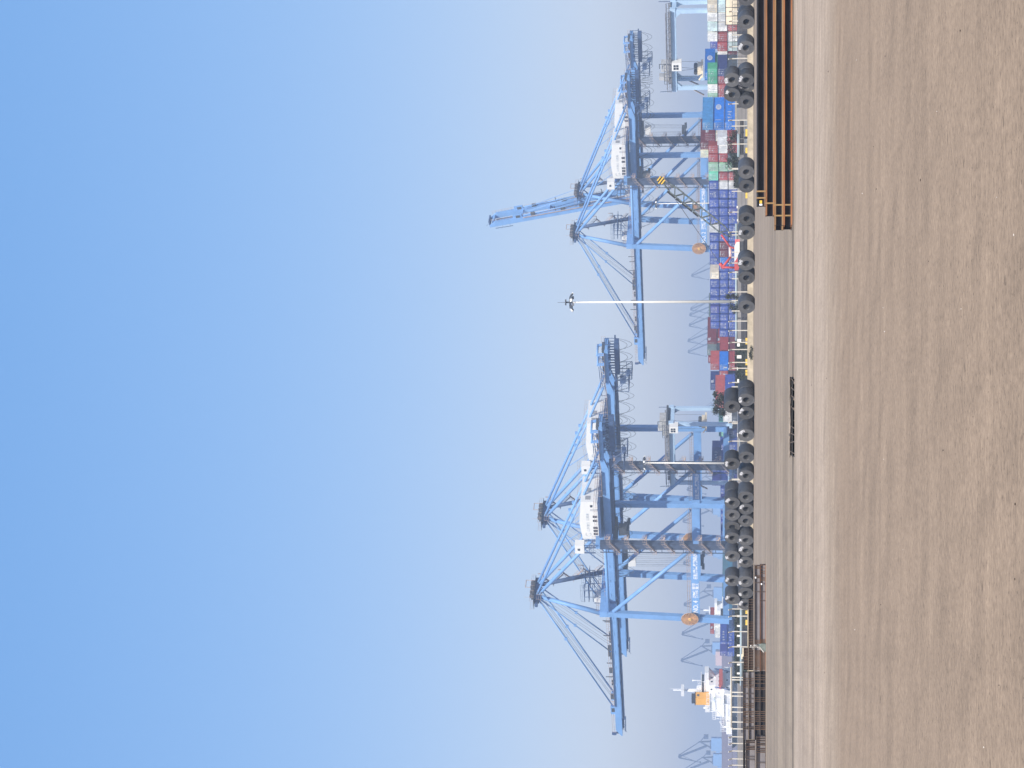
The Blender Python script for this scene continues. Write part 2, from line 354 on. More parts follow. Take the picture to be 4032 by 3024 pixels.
    st = MB(); st.box(-1.05, CW + .68, T + 2, .95, CW + 1.0, 41); st.box(-1.2, CW - .7, T + 2, -.88, CW + .68, 41); st.box(1.9, CW + 1.0, T + 2, 2.1, CW + 1.2, 41)
    for q in range(12): st.box(.95, CW + .75, T + 3 + q * 3.1, 2.0, CW + .9, T + 3.2 + q * 3.1)
    P('lift_shaft', st, mat('lift_shaft_dark_steel', (.05, .07, .115), .6, var=.35, scale=.8))
    # zigzag stair on the far mast leg
    st = MB(); z = 42.3; k = 0
    while z < 60:
        f = (z - 42) / 19.2; y = -(CW + (2.46 - CW) * f); s = 1 if k % 2 == 0 else -1
        st.beam((28.2 - s * 1.6, y - 1.0, z), (28.2 + s * 1.6, y - .8, z + 2.9), .6, .14); st.rail((28.2 - s * 1.6, y - 1.2, z), (28.2 + s * 1.6, y - 1.0, z + 2.9), 1.1, 1.0, .05)
        st.box(28.2 + s * 1.3, y - 1.9, z + 2.85, 28.2 + s * 2.1, y + .4, z + 2.95)
        st.box(28.2 + s * 1.9, y - 1.9, z + 2.9, 28.2 + s * 2.1, y - 1.7, z + 4.6)
        z += 3.0; k += 1
    P('mast_stair', st, RAILM)
    # apex beam with sheaves and railings
    a = MB(); a.box(26.9, -4.6, 60.9, 28.8, 4.6, 62.4); a.box(27.2, 4.6, 61.2, 28.5, 6.4, 62.0)
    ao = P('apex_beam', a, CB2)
    w = MB(); w.box(26.2, -5, 62.4, 29.6, 6.2, 62.5)
    for yy in (-3, -1.2, .8, 2.6): w.tube((27.6, yy - .35, 63.2), (27.6, yy + .35, 63.2), .75, n=14); w.cbox((28.6, yy, 63.0), (.8, .5, 1.0))
    w.build('sheave_block', DKG, ao)
    w = MB(); w.rail((26.2, -5, 62.5), (26.2, 6.2, 62.5)); w.rail((29.6, -5, 62.5), (29.6, 6.2, 62.5)); w.line([(27.5, -4, 62.5), (27.5, -4, 65.4), (27.5, -1, 65.4), (27.5, -1, 62.5)], .12)
    w.box(25.6, 2, 60.2, 26.4, 6, 60.3); w.rail((25.6, 2, 60.3), (25.6, 6, 60.3)); w.tube((27.5, 3.2, 62.5), (27.5, 3.2, 65.6), .05, n=4)
    w.build('apex_walkway', RAILM, ao)
    # rear girders, tail
    for sy in (1, -1):
        d = MB(); y = sy * 2.9
        d.box(-24.5, y - .6, 37.85, 28.6, y + .6, 39.9); d.prism([(-24.5, 37.85), (-24.5, 39.9), (-28.2, 40.2), (-28.2, 39.05)], 1, y - .6, y + .6); d.box(-39.6, y - .45, 39.05, -28.2, y + .45, 40.15)
        for x in range(-22, 28, 6): d.cbox((x, y + sy * .65, 39.4), (.9, .12, .8))
        go_ = P('rear_girder', d, CB)
        w = MB(); w.box(-39.4, y + sy * .5, 40.16, -28, y + sy * 1.4, 40.22); w.rail((-39.4, y + sy * 1.4, 40.2), (-28, y + sy * 1.4, 40.2)); w.box(-24, y + sy * .62, 40.0, -15, y + sy * 1.5, 40.08); w.rail((-24, y + sy * 1.5, 40), (-15, y + sy * 1.5, 40))
        w.rail((1, y, 39.95), (27, y, 39.95)); w.line([(-24, y + sy * .6, 40), (-28, y + sy * .6, 40.3)], .08)
        w.build('girder_walkway', RAILM, go_)
        d = MB(); d.box(-27, y - sy * 1.3, 37.0, 28, y - sy * .9, 37.7); P('trolley_rail', d, CB2)
    d = MB()
    for x in (-38.5, -34, -30, -22, -10, 2, 14, 26): d.box(x - .3, -2.3, 38.6, x + .3, 2.3, 39.6)
    d.box(-39.7, -2.4, 39.2, -39.0, 2.4, 40.0)
    P('girder_tie', d, CB)
    d = MB(); d.box(-40, -2.6, 36.0, -28.6, .4, 37.4); d.line([(-40, -2.6, 37.3), (-40, -2.6, 40.2), (-40, .4, 40.2), (-40, .4, 37.3)], .12)
    for x in range(-39, -28, 1): d.box(x - .08, -2.6, 37.3, x + .08, -2.4, 39.2); d.box(x - .08, .2, 37.3, x + .08, .4, 39.2)
    P('tail_tray', d, CB2)
    d = MB()
    for x0, x1, z0, z1 in ((-31.2, -28.6, 32.4, 35.8), (-28.6, -24, 33.4, 37.6)):
        for y in (-2.6, 2.6):
            d.line([(x0, y, z1), (x0, y, z0), (x1, y, z0), (x1, y, z1), (x0, y, z0)], .11); d.line([(x0, y, (z0 + z1) / 2), (x1, y, (z0 + z1) / 2)], .07)
        for x in (x0, x1): d.line([(x, -2.6, z0), (x, 2.6, z0)], .1)
        d.box(x0, -2.6, z0 - .05, x1, 2.6, z0 + .06)
    for x in range(-31, -24, 1): d.line([(x, 2.6, 34), (x, 2.6, 36)], .05)
    d.line([(-30, 2.6, 33.4), (-25, 2.6, 37)], .08); d.cbox((-26.5, 0, 35.2), (1.6, 2, 1.6)); d.cbox((-29.8, 1, 33.4), (1.2, 1.6, 1.2))
    P('maintenance_cage', d, CB2)
    # tail sheave frames and catenary trolley tackle
    for x in (-37.9, -34.2):
        d = MB(); d.beam((x, 2.4, 40.1), (x + .3, 2.2, 42.3), .4, .9); d.beam((x, -2.4, 40.1), (x + .3, -2.2, 42.3), .4, .9); d.tube((x + .3, -2.6, 42.3), (x + .3, 2.6, 42.3), .3, n=10)
        d.line([(x + .3, 2.2, 42.1), (x + 4, 2.2, 40.2)], .1); P('tail_sheave_frame', d, CB)
    d = MB()
    for y in (2.2, -2.2): d.line([(-33, y, 42.0), (-22, y, 41.6), (-22, y, 40.0), (-33, y, 41.6)], .09); d.line([(-28.5, y, 41.8), (-28.5, y, 40.2)], .07)
    P('rope_guide', d, CB2)
    d = MB()
    for x in (-38.8, -36.5, -35.2, -32.4, -30.6): d.cbox((x, 0, 40.5), (1.0, 3.6, .9))
    P('tail_machinery', d, DKG)
    # festoon cable loops
    d = MB(); x = -38.5; random.seed(num)
    while x < 24:
        s = random.choice((4.2, 4.6, 1.2, 1.0)) if x < -18 else 5.2
        if s < 2:
            for kk in range(3):
                pts = [(x + s * t / 8, -4.6, 37.2 - 4.6 * math.sin(PI * t / 8) ** .7) for t in range(9)]; d.line(pts, .06); x += s
        else:
            for y, dp in ((-4.6, 4.8), (-4.2, 3.4)):
                d.line([(x + s * t / 10, y, 37.2 - dp * math.sin(PI * t / 10) ** .8) for t in range(11)], .06)
            x += s
    P('festoon_cable', d, ROPE)
    d = MB(); d.box(-39.5, -4.9, 37.1, 27, -4.3, 37.5); P('festoon_rail', d, CB2)
    # machinery house
    x0, x1, y0, y1, zf, ze = -14.3, .4, -5.0, 6.0, 41.35, 46.2
    h = MB(); xm = (x0 + x1) / 2 + 1
    h.prism([(x0, zf), (x1, zf), (x1, ze), (xm, ze + .7), (x0, ze)], 1, y0, y1)
    ho = P('machinery_house', h, WHT)
    f = MB(); f.box(x0 - .4, y0 - .5, 40.6, x1 + .4, y1 + .9, 41.3); f.build('house_floor', CB2, ho)
    for x in (-1.7, -2.9, -4.1, -6.9, -8.5):
        w = MB(); w.box(x - .42, y1, zf + .35, x + .42, y1 + .05, zf + 1.6); w.build('window', GLS, ho)
    w = MB(); w.box(-13.1, y1, zf + 1.5, -12.2, y1 + .05, zf + 2.2); w.build('window', GLS, ho)
    w = MB(); w.box(-11.6, y1, zf + .05, -10.7, y1 + .06, zf + 2.3); w.build('door', mat('house_door_grey', (.55, .55, .54), .6), ho)
    for yy in (4.2, .8):
        w = MB(); w.box(x0 - .05, yy - .8, zf + 2.1, x0, yy + .8, zf + 3.6); w.build('vent_louvre', mat('vent_grey', (.3, .3, .3), .7), ho)
    text_part('lettering', '山东港口  日照港', .95, LETG, ho, (-2.6, y1 + .03, 44.1), FACE_Y)
    w = MB(); pts = [(-1.55 + .75 * math.cos(t), y1 + .04, 44.5 + .75 * math.sin(t)) for t in [PI * .25 + k * PI * 1.5 / 12 for k in range(13)]]
    pts = [(-1.55 - (p[0] + 1.55), p[1], p[2]) for p in pts]; w.line(pts + [(-1.6, y1 + .04, 44.5)], .07); w.build('emblem', LETG, ho)
    r = MB(); r.rail((x0, y1, ze), (xm, y1, ze + .7)); r.rail((xm, y1, ze + .7), (x1, y1, ze)); r.rail((x0, y0, ze), (x0, y1, ze), 1.1); r.rail((x0 - .4, y1 + .8, 41.3), (x1 + .4, y1 + .8, 41.3), 1.1, 1.6, .05); r.rail((x0 - .4, y0, 41.3), (x0 - .4, y1 + .8, 41.3), 1.1, 1.6, .05); r.build('roof_rail', RAILM, ho)
    # lift cabin at the top of the stair leg
    c = MB(); c.box(-1.0, CW - .9, 45.6, 2.2, CW + 1.6, 48.3); lo = P('lift_machine_room', c, WHT)
    w = MB(); w.box(.2, CW + 1.6, 46.8, 1.0, CW + 1.66, 47.5); w.build('window', GLS, lo)
    c = MB(); c.rail((-1, CW + 1.6, 48.3), (2.2, CW + 1.6, 48.3)); c.rail((-1, CW - .9, 48.3), (-1, CW + 1.6, 48.3)); c.build('roof_rail', RAILM, lo)
    c = MB()
    for px, py in ((-.8, CW - .7), (2, CW - .7), (2, CW + 1.4), (-.8, CW + 1.4)): c.beam((px, py, 42.3), (px, py, 45.6), .25, .25)
    c.line([(-.8, CW + 1.4, 42.3), (2, CW + 1.4, 45.6)], .1); c.line([(-.8, CW + 1.4, 44), (2, CW + 1.4, 44)], .1); c.rail((-3, CW + 2, 42.3), (3.5, CW + 2, 42.3)); P('lift_frame', c, CB2)
    # latch platforms over the hinge
    for y in (2.9, -2.9):
        d = MB()
        for x in (24.5, 27.5):
            d.line([(x, y, 42.3), (x, y, 47.2), (x, y - 2.6, 47.2), (x, y - 2.6, 44.5), (x, y, 43)], .13)
        for z in (44.6, 45.9, 47.2): d.line([(22.5, y, z), (29.5, y, z)], .11)
        d.box(22.5, y - 2.6, 45.8, 29.5, y, 45.9); d.rail((22.5, y, 47.2), (29.5, y, 47.2)); P('latch_platform', d, CB2)
    d = MB(); d.box(29.2, -2.0, 42.3, 31.2, 2.0, 44.4); P('hinge_machine_room', d, WHT)
    # cable reel on the near waterside leg
    r = MB(); cx, cz, yy, R = 28.9, 15.4, CW + 1.5, 2.55
    for k in range(30):
        t = 2 * PI * k / 30
        r.beam((cx + .45 * math.cos(t), yy, cz + .45 * math.sin(t)), (cx + R * math.cos(t), yy, cz + R * math.sin(t)), .07, .1, (0, 1, 0), .27, .3)
    ro = P('cable_reel', r, REEL)
    h_ = MB(); h_.tube((cx, yy - .9, cz), (cx, yy + .3, cz), .5, n=14); h_.build('hub', mat('reel_hub_ochre', (.75, .45, .12), .5), ro)
    h_ = MB(); pts = [(cx + R * math.cos(t), yy, cz + R * math.sin(t)) for t in [2 * PI * k / 30 for k in range(31)]]; h_.line(pts, .09); h_.build('rim', RAILM, ro)
    h_ = MB(); h_.tube((cx, yy - .14, cz), (cx, yy - .1, cz), R * .95, n=30); h_.build('cable_layer', mat('reel_cable_brown', (.20, .11, .07), .8), ro)  # dark brown cable disc behind the spokes
    d = MB(); d.box(31.6, CW - .3, 14.0, 31.66, CW + .6, 14.7); d.tube((30.3, CW, 14.1), (31.6, CW, 14.1), .05, n=4); P('flag', d, mat('signal_red', (.75, .05, .07), .6))
    # boom, built along +x from its hinge
    b = MB(); Lb = 60.0
    for y in (2.9, -2.9):
        b.prism([(0, -1.0), (0, 1.05), (Lb - 2.6, 1.05), (Lb, -.55), (Lb, -1.0)], 1, y - .6, y + .6); b.box(Lb - 13.5, y - .35, 1.05, Lb - 10, y + .35, 2.4)
        for x in (6, 13, 21, 28, 36): b.cbox((x, y * 1.0 + (.63 if y > 0 else -.63), .4), (1.3, .1, .9))
    for x in (1.5, 12, 24, 36, 47, 58.5): b.box(x - .4, -2.3, -.4, x + .4, 2.3, .6)
    bo = b.build('boom', CB, root); bo.location = (29.6, 0, HZ)
    for y in (2.9, -2.9):
        s = 1 if y > 0 else -1
        w = MB(); w.rail((1, y + s * .1, 1.06), (Lb - 14, y + s * .1, 1.06), 1.1, 1.7, .05); w.rail((Lb - 10, y + s * .3, 1.06), (Lb - 1, y, 1.06), 1.1, 1.2, .05); w.box(1, y + s * .62, 1.0, Lb - 14, y + s * 1.2, 1.06); w.build('boom_walkway', RAILM, bo)
        w = MB(); w.box(0, y - s * 1.3, -1.6, Lb - 2, y - s * .9, -1.1); w.build('boom_trolley_rail', CB2, bo)
    w = MB()
    for x in (22.5, 48, 20, 42, 30): w.cbox((x, 2.9, 1.6), (1.6, 1.0, 1.0)); w.cbox((x, -2.9, 1.6), (1.6, 1.0, 1.0))
    for x in (14.5, 33, 8): w.tube((x, 2.9, 1.0), (x, 2.9, 3.3), .16, n=6); w.tube((x, -2.9, 1.0), (x, -2.9, 3.3), .16, n=6)
    w.build('sheave_bracket', DKG, bo)
    w = MB(); w.line([(Lb - 9, 3.2, -2.2), (Lb - 2, 3.2, -2.0)], .16)
    for x in (Lb - 8, Lb - 5, Lb - 3): w.tube((x, 3.2, -1), (x, 3.2, -2.1), .06, n=4)
    w.tube((Lb, 0, -.6), (Lb + 2.2, 0, -2.2), .07, n=4); w.box(Lb - .2, -2.3, -.9, Lb + .3, 2.3, 1.0); w.box(Lb - .5, 2.3, 1, Lb - .3, 3.5, 2.4); w.build('tip_platform', CB2, bo)
    ang = math.radians(78.5) if raised else 0.0
    bo.rotation_euler = (0, -ang, 0)
    def onboom(x, y, z=1.0):
        v = Matrix.Rotation(-ang, 3, 'Y') @ Vector((x, y, z)); return Vector((29.6, 0, HZ)) + v
    if raised:
        for y in (2.9, -2.9):
            d = MB()
            for q in (.0, .45): d.tube((28.5, y * .85, 62.2), onboom(46, y * .5, 1.6 + q), .07, n=4)
            d.tube((28.3, y * .85, 61.6), onboom(20, y, 2.4), .2, n=6); d.tube(onboom(20, y, 2.4), onboom(46, y, 1.6), .26, n=6); P('fore_stay', d, CB)
    else:
        for y in (2.9, -2.9):
            d = MB(); d.tube((28.3, y * .86, 61.7), onboom(48, y), .24, n=8); d.cbox(Vector((28.3, y * .86, 61.7)).lerp(onboom(48, y), .36), (1.0, .5, .9)); P('fore_stay', d, CB)
            d = MB(); d.tube((28.3, y * .86, 61.5), onboom(22, y), .19, n=8); d.cbox(Vector((28.3, y * .86, 61.5)).lerp(onboom(22, y), .5), (.9, .5, .8)); P('fore_stay', d, CB)
        d = MB()
        for y in (1.6, .7, -.7, -1.6): d.tube((28.5, y, 62.4), onboom(45.5, y), .05, n=4); d.tube((28.5, y, 62.2), onboom(20.5, y), .045, n=4)
        P('hoist_rope', d, ROPE)
    # trolley, cab, ropes, spreader
    tx = trolley_x
    t = MB(); t.box(tx - 2.6, -2.2, 36.3, tx + 2.6, 2.2, 37.3); t.box(tx - 1.6, -1.2, 37.3, tx + 1.4, 1.2, 38.3); to = P('trolley', t, DKG)
    c = MB(); c.prism([(tx - 2.4, 33.6), (tx + .2, 33.6), (tx + .4, 35.9), (tx - 2.4, 35.9)], 1, .6, 2.9); co = c.build('operator_cab', WHT if num in (1, 3) else DKG, to)
    return root, P, tx, spread_z
def sts_hoist(root, P, tx, sz, cab=True):
    d = MB()
    for x in (-1.8, 1.8):
        for y in (-1.2, -.5, .5, 1.2): d.tube((tx + x, y, 36.3), (tx + x * .8, y, sz + 1.4), .045, n=4)
    P('hoist_rope', d, ROPE)
    s = MB(); s.box(tx - 1.2, -3.0, sz, tx + 1.2, 3.0, sz + .55); s.box(tx - 1.1, -1.6, sz + .55, tx + 1.1, 1.6, sz + 1.5)
    for y in (-2.9, 2.9): s.box(tx - 1.25, y - .15, sz - .3, tx + 1.25, y + .15, sz + .2)
    P('spreader', s, DKG)
C4 = sts(4, (-41.175, 596.697, 0), 'blue quay crane with NO. 4 on its beam, boom lowered, furthest left and nearest', False, 1.5, 0)
C3 = sts(3, (-19.125, 621.564, 0), 'blue quay crane partly hidden behind the NO. 4 crane, boom lowered', False, 48, 0)
C2 = sts(2, (78.951, 744.729, 0), 'blue quay crane with NO. 2 on its beam, boom lowered, behind the floodlight mast', False, 3.0, 0)
C1 = sts(1, (96.35, 765.134, 0), 'blue quay crane with its boom raised steeply into the sky, overlapped by NO. 2', True, 1.0, 0)
sts_hoist(C4[0], C4[1], 1.5, 33.0); sts_hoist(C3[0], C3[1], 48, 12.0); sts_hoist(C2[0], C2[1], 3.0, 33.4); sts_hoist(C1[0], C1[1], 1.0, 20.5)
# ------------------------------------------------------------------ rubber-tyred gantry cranes over the stacks
def rtg(c, span, wb, gzb, label, tx, spz, cab_x, load=None):
    root = empty('gantry_crane', label, 'yard crane', (c.x, c.y, 0), ROT, 'light blue yard gantries')
    P = lambda n, mb, m, par=root: mb.build(n, m, par)
    S, W = span / 2, wb / 2
    for x in (S, -S):
        for y in (W, -W):
            l = MB(); l.beam((x, y, YARD + 1.6), (x, y * .97, gzb), .8, .95, (1, 0, 0), .8, 1.25); P('leg', l, LBLUE)
            w = MB()
            for k in (-.8, .8): w.tube((x - .35, y + k, YARD + .8), (x + .35, y + k, YARD + .8), .8, n=16)
            P('wheel_pair', w, BLK)
        s = MB(); s.box(x - .55, -W - 1.2, YARD + 1.3, x + .55, W + 1.2, YARD + 2.3); s.box(x - 1.3, -1.6, YARD + 1.0, x + 1.3, 1.6, YARD + 2.8); P('sill_beam', s, LBLUE)
        s = MB(); s.box(x - .45, -W, gzb - .2, x + .45, W, gzb + .9); P('end_tie', s, LBLUE)
    for y in (W, -W):
        gd = MB(); gd.box(-S - .9, y - .55, gzb, S + .9, y + .55, gzb + 1.45)
        for x in (S, -S): gd.prism([(x - .4, gzb), (x - math.copysign(1.8, x), gzb), (x - math.copysign(.4, x), gzb - 1.5)], 1, y - .4, y + .4)
        go_ = P('girder', gd, LBLUE)
        w = MB(); w.box(-S - .5, y + .56, gzb + 1.3, S + .5, y + 1.4, gzb + 1.36); w.rail((-S - .5, y + 1.4, gzb + 1.36), (S + .5, y + 1.4, gzb + 1.36), 1.1, 1.6, .06); w.box(-S, y - .25, gzb + 1.45, S, y + .25, gzb + 1.62)
        q = -S
        while q < S - 1.5:
            w.box(q, y + .6, gzb + 1.36, q + 1.5, y + .95, gzb + 1.36 + (.55 if int(q * 3) % 3 else .8)); q += 2.0
        w.box(-S, y - .7, gzb + .75, S, y - .56, gzb + 1.3); w.line([(-S, y + .9, gzb + 2.6), (S, y + .9, gzb + 2.6)], .13); w.build('girder_walkway', mat('walkway_grey_steel', (.20, .20, .21), .6, var=.4, scale=1), go_)
    t = MB(); t.box(tx - 3, -W - .4, gzb + 1.65, tx + 3, W + .4, gzb + 2.2); to = P('trolley', t, DKG)
    t = MB(); t.box(tx - 2.2, -1.5, gzb + 2.2, tx - .2, 1.8, gzb + 4.2); t.box(tx + .4, W - 1.4, gzb + 2.2, tx + 2.2, W + .3, gzb + 3.4); t.box(tx + 1.8, -1.0, gzb + 2.2, tx + 2.9, 1.0, gzb + 4.8); t.build('hoist_house', mat('hoist_house_grey', (.48, .48, .46), .6, var=.3, scale=.8), to)
    t = MB(); t.tube((tx - .4, -W + 1, gzb + 3), (tx + .9, -W + 1, gzb + 3), .7, n=12); t.rail((tx - 3, W + .4, gzb + 2.2), (tx + 3, W + .4, gzb + 2.2), 1.1, .9, .06); t.line([(tx - 3, W, gzb + 2.2), (tx - 3, W, gzb + 4.6), (tx - 1.6, W, gzb + 4.6)], .1); t.build('hoist_drum', DKG, to)
    c_ = MB(); c_.box(cab_x - 1.2, W - .2, gzb - 1.4, cab_x + 1.2, W + 2.2, gzb + 1.2); co = P('operator_cab', c_, WHT)
    w = MB()
    for a in (-.55, .25):
        for b in (-.5, .25): w.box(cab_x + a - .1, W + 2.2, gzb + b - .1, cab_x + a + .55, W + 2.25, gzb + b + .5)
    w.build('window', GLS, co)
    r = MB()
    for a in (-1.6, 1.6):
        for b in (-2, 2): r.tube((tx + a, b * .6, gzb + 1.7), (tx + a * .7, b, spz + 1.4), .05, n=4)
    P('hoist_rope', r, ROPE)
    s = MB(); s.box(tx - 1.1, -3.0, spz, tx + 1.1, 3.0, spz + .55); s.box(tx - 1.2, -1.7, spz + .55, tx + 1.2, 1.7, spz + 1.5); s.beam((tx + .8, 2.6, spz + .3), (tx + 1.6, 3.3, spz + 1.1), .5, .4); s.beam((tx + .8, -2.6, spz + .3), (tx + 1.6, -3.3, spz + 1.1), .5, .4); so = P('spreader', s, CREAM)
    s = MB(); s.tube((tx - .9, .9, spz + 2.0), (tx - .9, -.9, spz + 2.0), .5, n=12); s.tube((tx + .9, .9, spz + 2.0), (tx + .9, -.9, spz + 2.0), .5, n=12); s.build('sheave', DKG, so)
    d = MB(); d.beam((S + .5, W + .9, gzb + 1.4), (S + .5, W + 1.2, gzb + 4.5), .12, .12); d.beam((-S, -W - .5, gzb + 1), (-S, -W - .5, gzb + 4.6), .12, .12); d.line([(S - 3.2, W + .6, gzb - 1.2), (S - 3.2, W + .6, gzb - 4.5), (S - 4.4, W + .6, gzb - 6.8)], .16); P('bracket', d, CB2)
    st = MB(); st.beam((S + 2.4, W, YARD + 9), (S + .5, W, YARD + 12), .6, .15); st.beam((S + .6, -W, gzb - 3), (S + 2.2, -W, gzb - 6), .6, .15); P('stair_flight', st, RAILM)
    return root
rtg(gz(174, 545, 0), 23.4, 4.9, 17.7, 'light blue yard gantry at the right, dark spreader lowered onto a blue container', 7.3, 10.6, 4.0)
rtg(gz(1756, 611, 0), 23.4, 7.3, 20.2, 'light blue yard gantry standing in front of the NO. 4 crane, white cab', -9.6, 10.4, -11.2)
# ------------------------------------------------------------------ floodlight masts
def mast(y, d, h, label, lamps=True, r0=.34):
    b = gz(y, d, YARD)
    root = empty('floodlight_mast', label, 'light mast', b, 0, 'tall floodlight masts')
    m = MB(); m.tube((0, 0, 0), (0, 0, h), r0, r0 * .45, n=14); m.tube((0, 0, 0), (0, 0, .5), r0 * 1.7, n=14); m.build('pole', MASTW, root)
    m = MB()
    m.tube((0, 0, h), (0, 0, h + 1.5), .16, n=8); m.line([(1.3 * math.cos(k * PI / 6), 1.3 * math.sin(k * PI / 6), h + .6) for k in range(13)], .07, n=4); m.tube((-1.3, 0, h + .6), (1.3, 0, h + .6), .06, n=4); m.tube((0, -1.3, h + .6), (0, 1.3, h + .6), .06, n=4)
    m.build('lamp_ring', DKG, root)
    for k in range(8):
        t = k * PI / 4 + .2; c = Vector((1.55 * math.cos(t), 1.55 * math.sin(t), h + .55)); o = Vector((math.cos(t), math.sin(t), 0))
        q = MB(); q.beam(c - Vector((0, 0, .15)), c + o * .45 + Vector((0, 0, -.55)), .6, .28); q.build('floodlight', DKG if k % 2 else WHT, root)
    m = MB(); m.box(-.6, -.6, h + 1.4, .6, .6, h + 1.6); m.tube((0, 0, h + 1.4), (0, 0, h + 3.2), .04, n=4); m.build('top_plate', DKG, root)
mast(1187.5, 421, 34.2, 'tall white floodlight mast left of the NO. 2 crane, brightest and nearest')
mast(1824, 575, 26.0, 'white floodlight mast standing before the stair leg of the hidden quay crane')
mast(799, 700, 27.6, 'slim white floodlight mast rising before the NO. 2 crane legs', r0=.28)
# ------------------------------------------------------------------ lattice boom crane behind the fence
def lattice_crane():
    d = 258.0; tip = at(718, 2613, d); base = at(930, 2878, d)
    b0 = gz(1005, d, 0)
    root = empty('mobile_crane', 'red and white lattice boom crane, striped tip, parked among the containers', 'mobile crane', b0, 0)
    P = lambda n, mb, m, par=root: mb.build(n, m, par)
    t = tip - b0; s = base - b0
    ax = (t - s).normalized(); up = Vector((-ax.z, 0, ax.x)); side = Vector((0, 1, 0)); L = (t - s).length
    m = MB(); n = 15
    def chord(u, i, j):
        w = .50 * min(1, u * 6 + .25, (1 - u) * 5 + .3); return s + ax * (L * u) + up * (w * i) + side * (w * j)
    for i in (-1, 1):
        for j in (-1, 1):
            for k in range(n): m.tube(chord(k / n, i, j), chord((k + 1) / n, i, j), .075, n=5)
    for k in range(n):
        for j in (-1, 1):
            m.tube(chord(k / n, -1 if k % 2 else 1, j), chord((k + 1) / n, 1 if k % 2 else -1, j), .055, n=4)
        for i in (-1, 1): m.tube(chord(k / n, i, -1), chord((k + 1) / n, i, 1), .05, n=4)
    bo = P('lattice_boom', m, mat('boom_grey_green', (.13, .155, .155), .55, var=.3))
    m = MB()
    for k, (a, b) in enumerate(((.44, .52), (.53, .6), (.61, .68), (.69, .77), (.78, .9))): m.beam(s + ax * L * a + up * .62, s + ax * L * b + up * .62, .35, .22)
    m.build('ballast_sheave', BLK, bo)
    for k in range(5):
        m = MB(); m.beam(t + ax * (.0 + k * .17), t + ax * (.17 + k * .17), .7 - k * .05, 1.0 - .08 * abs(k - 2) * 2); m.build('striped_tip', YEL if k % 2 == 0 else BLK, bo)
    def p(y, v, dd=0): return at(y, v, d + dd) - b0
    m = MB()
    for o in (-.5, .5):
        m.tube(p(924, 2840, o), p(972, 2874, o), .12, n=8); m.tube(p(972, 2874, o), p(978, 2893, o), .11, n=8)
    m.tube(p(1045, 2850), p(1058, 2845), .22, n=8); m.tube(p(1036, 2835), p(1052, 2846), .22, n=8)
    for o in (-.5, .5): m.tube(p(1012, 2877, o), p(1052, 2845, o), .15, n=8); m.tube(p(1052, 2846, o), p(1054, 2895, o), .13, n=8)
    P('luffing_frame', m, REDP)
    m = MB(); m.tube(p(972, 2874), p(1012, 2875), .16, n=8); P('frame_bar', m, mat('frame_bar_pink', (.75, .55, .5), .6))
    m = MB(); m.tube(t, p(1037, 2834), .035, n=4); m.tube(t + Vector((0, .5, 0)), p(1037, 2834, .5), .035, n=4); P('pendant_rope', m, ROPE)
    m = MB(); a = p(955, 2912); c = p(1032, 2892)
    m.prism([(c.x, a.z), (a.x, a.z), (a.x, c.z - .25), (a.x - .5, c.z), (c.x, c.z)], 1, -1.1, 1.1); P('engine_house', m, WHT)
    m = MB(); a = p(952, 2909); c = p(940, 2893); m.cbox((a.x + .0, 0, (a.z + p(952, 2898).z) / 2), (.55, 1.6, .6)); P('operator_cab', m, mat('cab_red_trim', (.7, .18, .18), .5))
    a = p(1018, 2911); c = p(1065, 2892)
    m = MB(); m.prism([(c.x, a.z), (a.x + .5, a.z), (a.x - .5, c.z), (c.x, c.z)], 1, -1.15, 1.15); P('counterweight', m, REDP)
    m = MB(); m.box(-1.9, -1.0, .7, 1.7, 1.0, (p(1000, 2911)).z - .01); P('turntable', m, DKG)
    for y in (-1.05, 1.05):
        m = MB(); m.prism([(-2.2, .2), (-1.9, 0), (1.7, 0), (2.0, .2), (2.0, .55), (1.7, .75), (-1.9, .75), (-2.2, .55)], 1, y - .3, y + .3); P('crawler_track', m, BLK)
lattice_crane()
# ------------------------------------------------------------------ coils
def coil_mesh(W, R=.73, r=.29):
    prof = [(r, W / 2 - .02), (r + .02, W / 2)] + [(r + .02 + (R - r - .04) * k / 7, W / 2 - (.012 if k % 2 else 0)) for k in range(1, 7)] + [(R - .02, W / 2), (R, W / 2 - .03), (R, -W / 2 + .03), (R - .02, -W / 2), (r + .02, -W / 2), (r, -W / 2 + .02)]
    n = 48; me = bpy.data.meshes.new('steel_coil'); V = []; F = []; mi = []
    for k in range(n):
        t = 2 * PI * k / n
        for a, b in prof: V.append((a * math.cos(t), b, a * math.sin(t)))
    m = len(prof)
    for k in range(n):
        for j in range(m):
            F.append((k * m + j, k * m + (j + 1) % m, ((k + 1) % n) * m + (j + 1) % m, ((k + 1) % n) * m + j)); a = prof[j]; b = prof[(j + 1) % m]
            mi.append(1 if (abs(a[1]) > W / 2 - .025 and abs(b[1]) > W / 2 - .025) else 0)
    me.from_pydata(V, [], F); me.update()
    bm = bmesh.new(); bm.from_mesh(me); bmesh.ops.recalc_face_normals(bm, faces=bm.faces); bm.to_mesh(me); bm.free()
    me.polygons.foreach_set('material_index', mi); me.polygons.foreach_set('use_smooth', [x == 0 for x in mi])
    me.materials.append(STEEL); me.materials.append(RINGM)
    return me
COILS = {}
STENC = {}
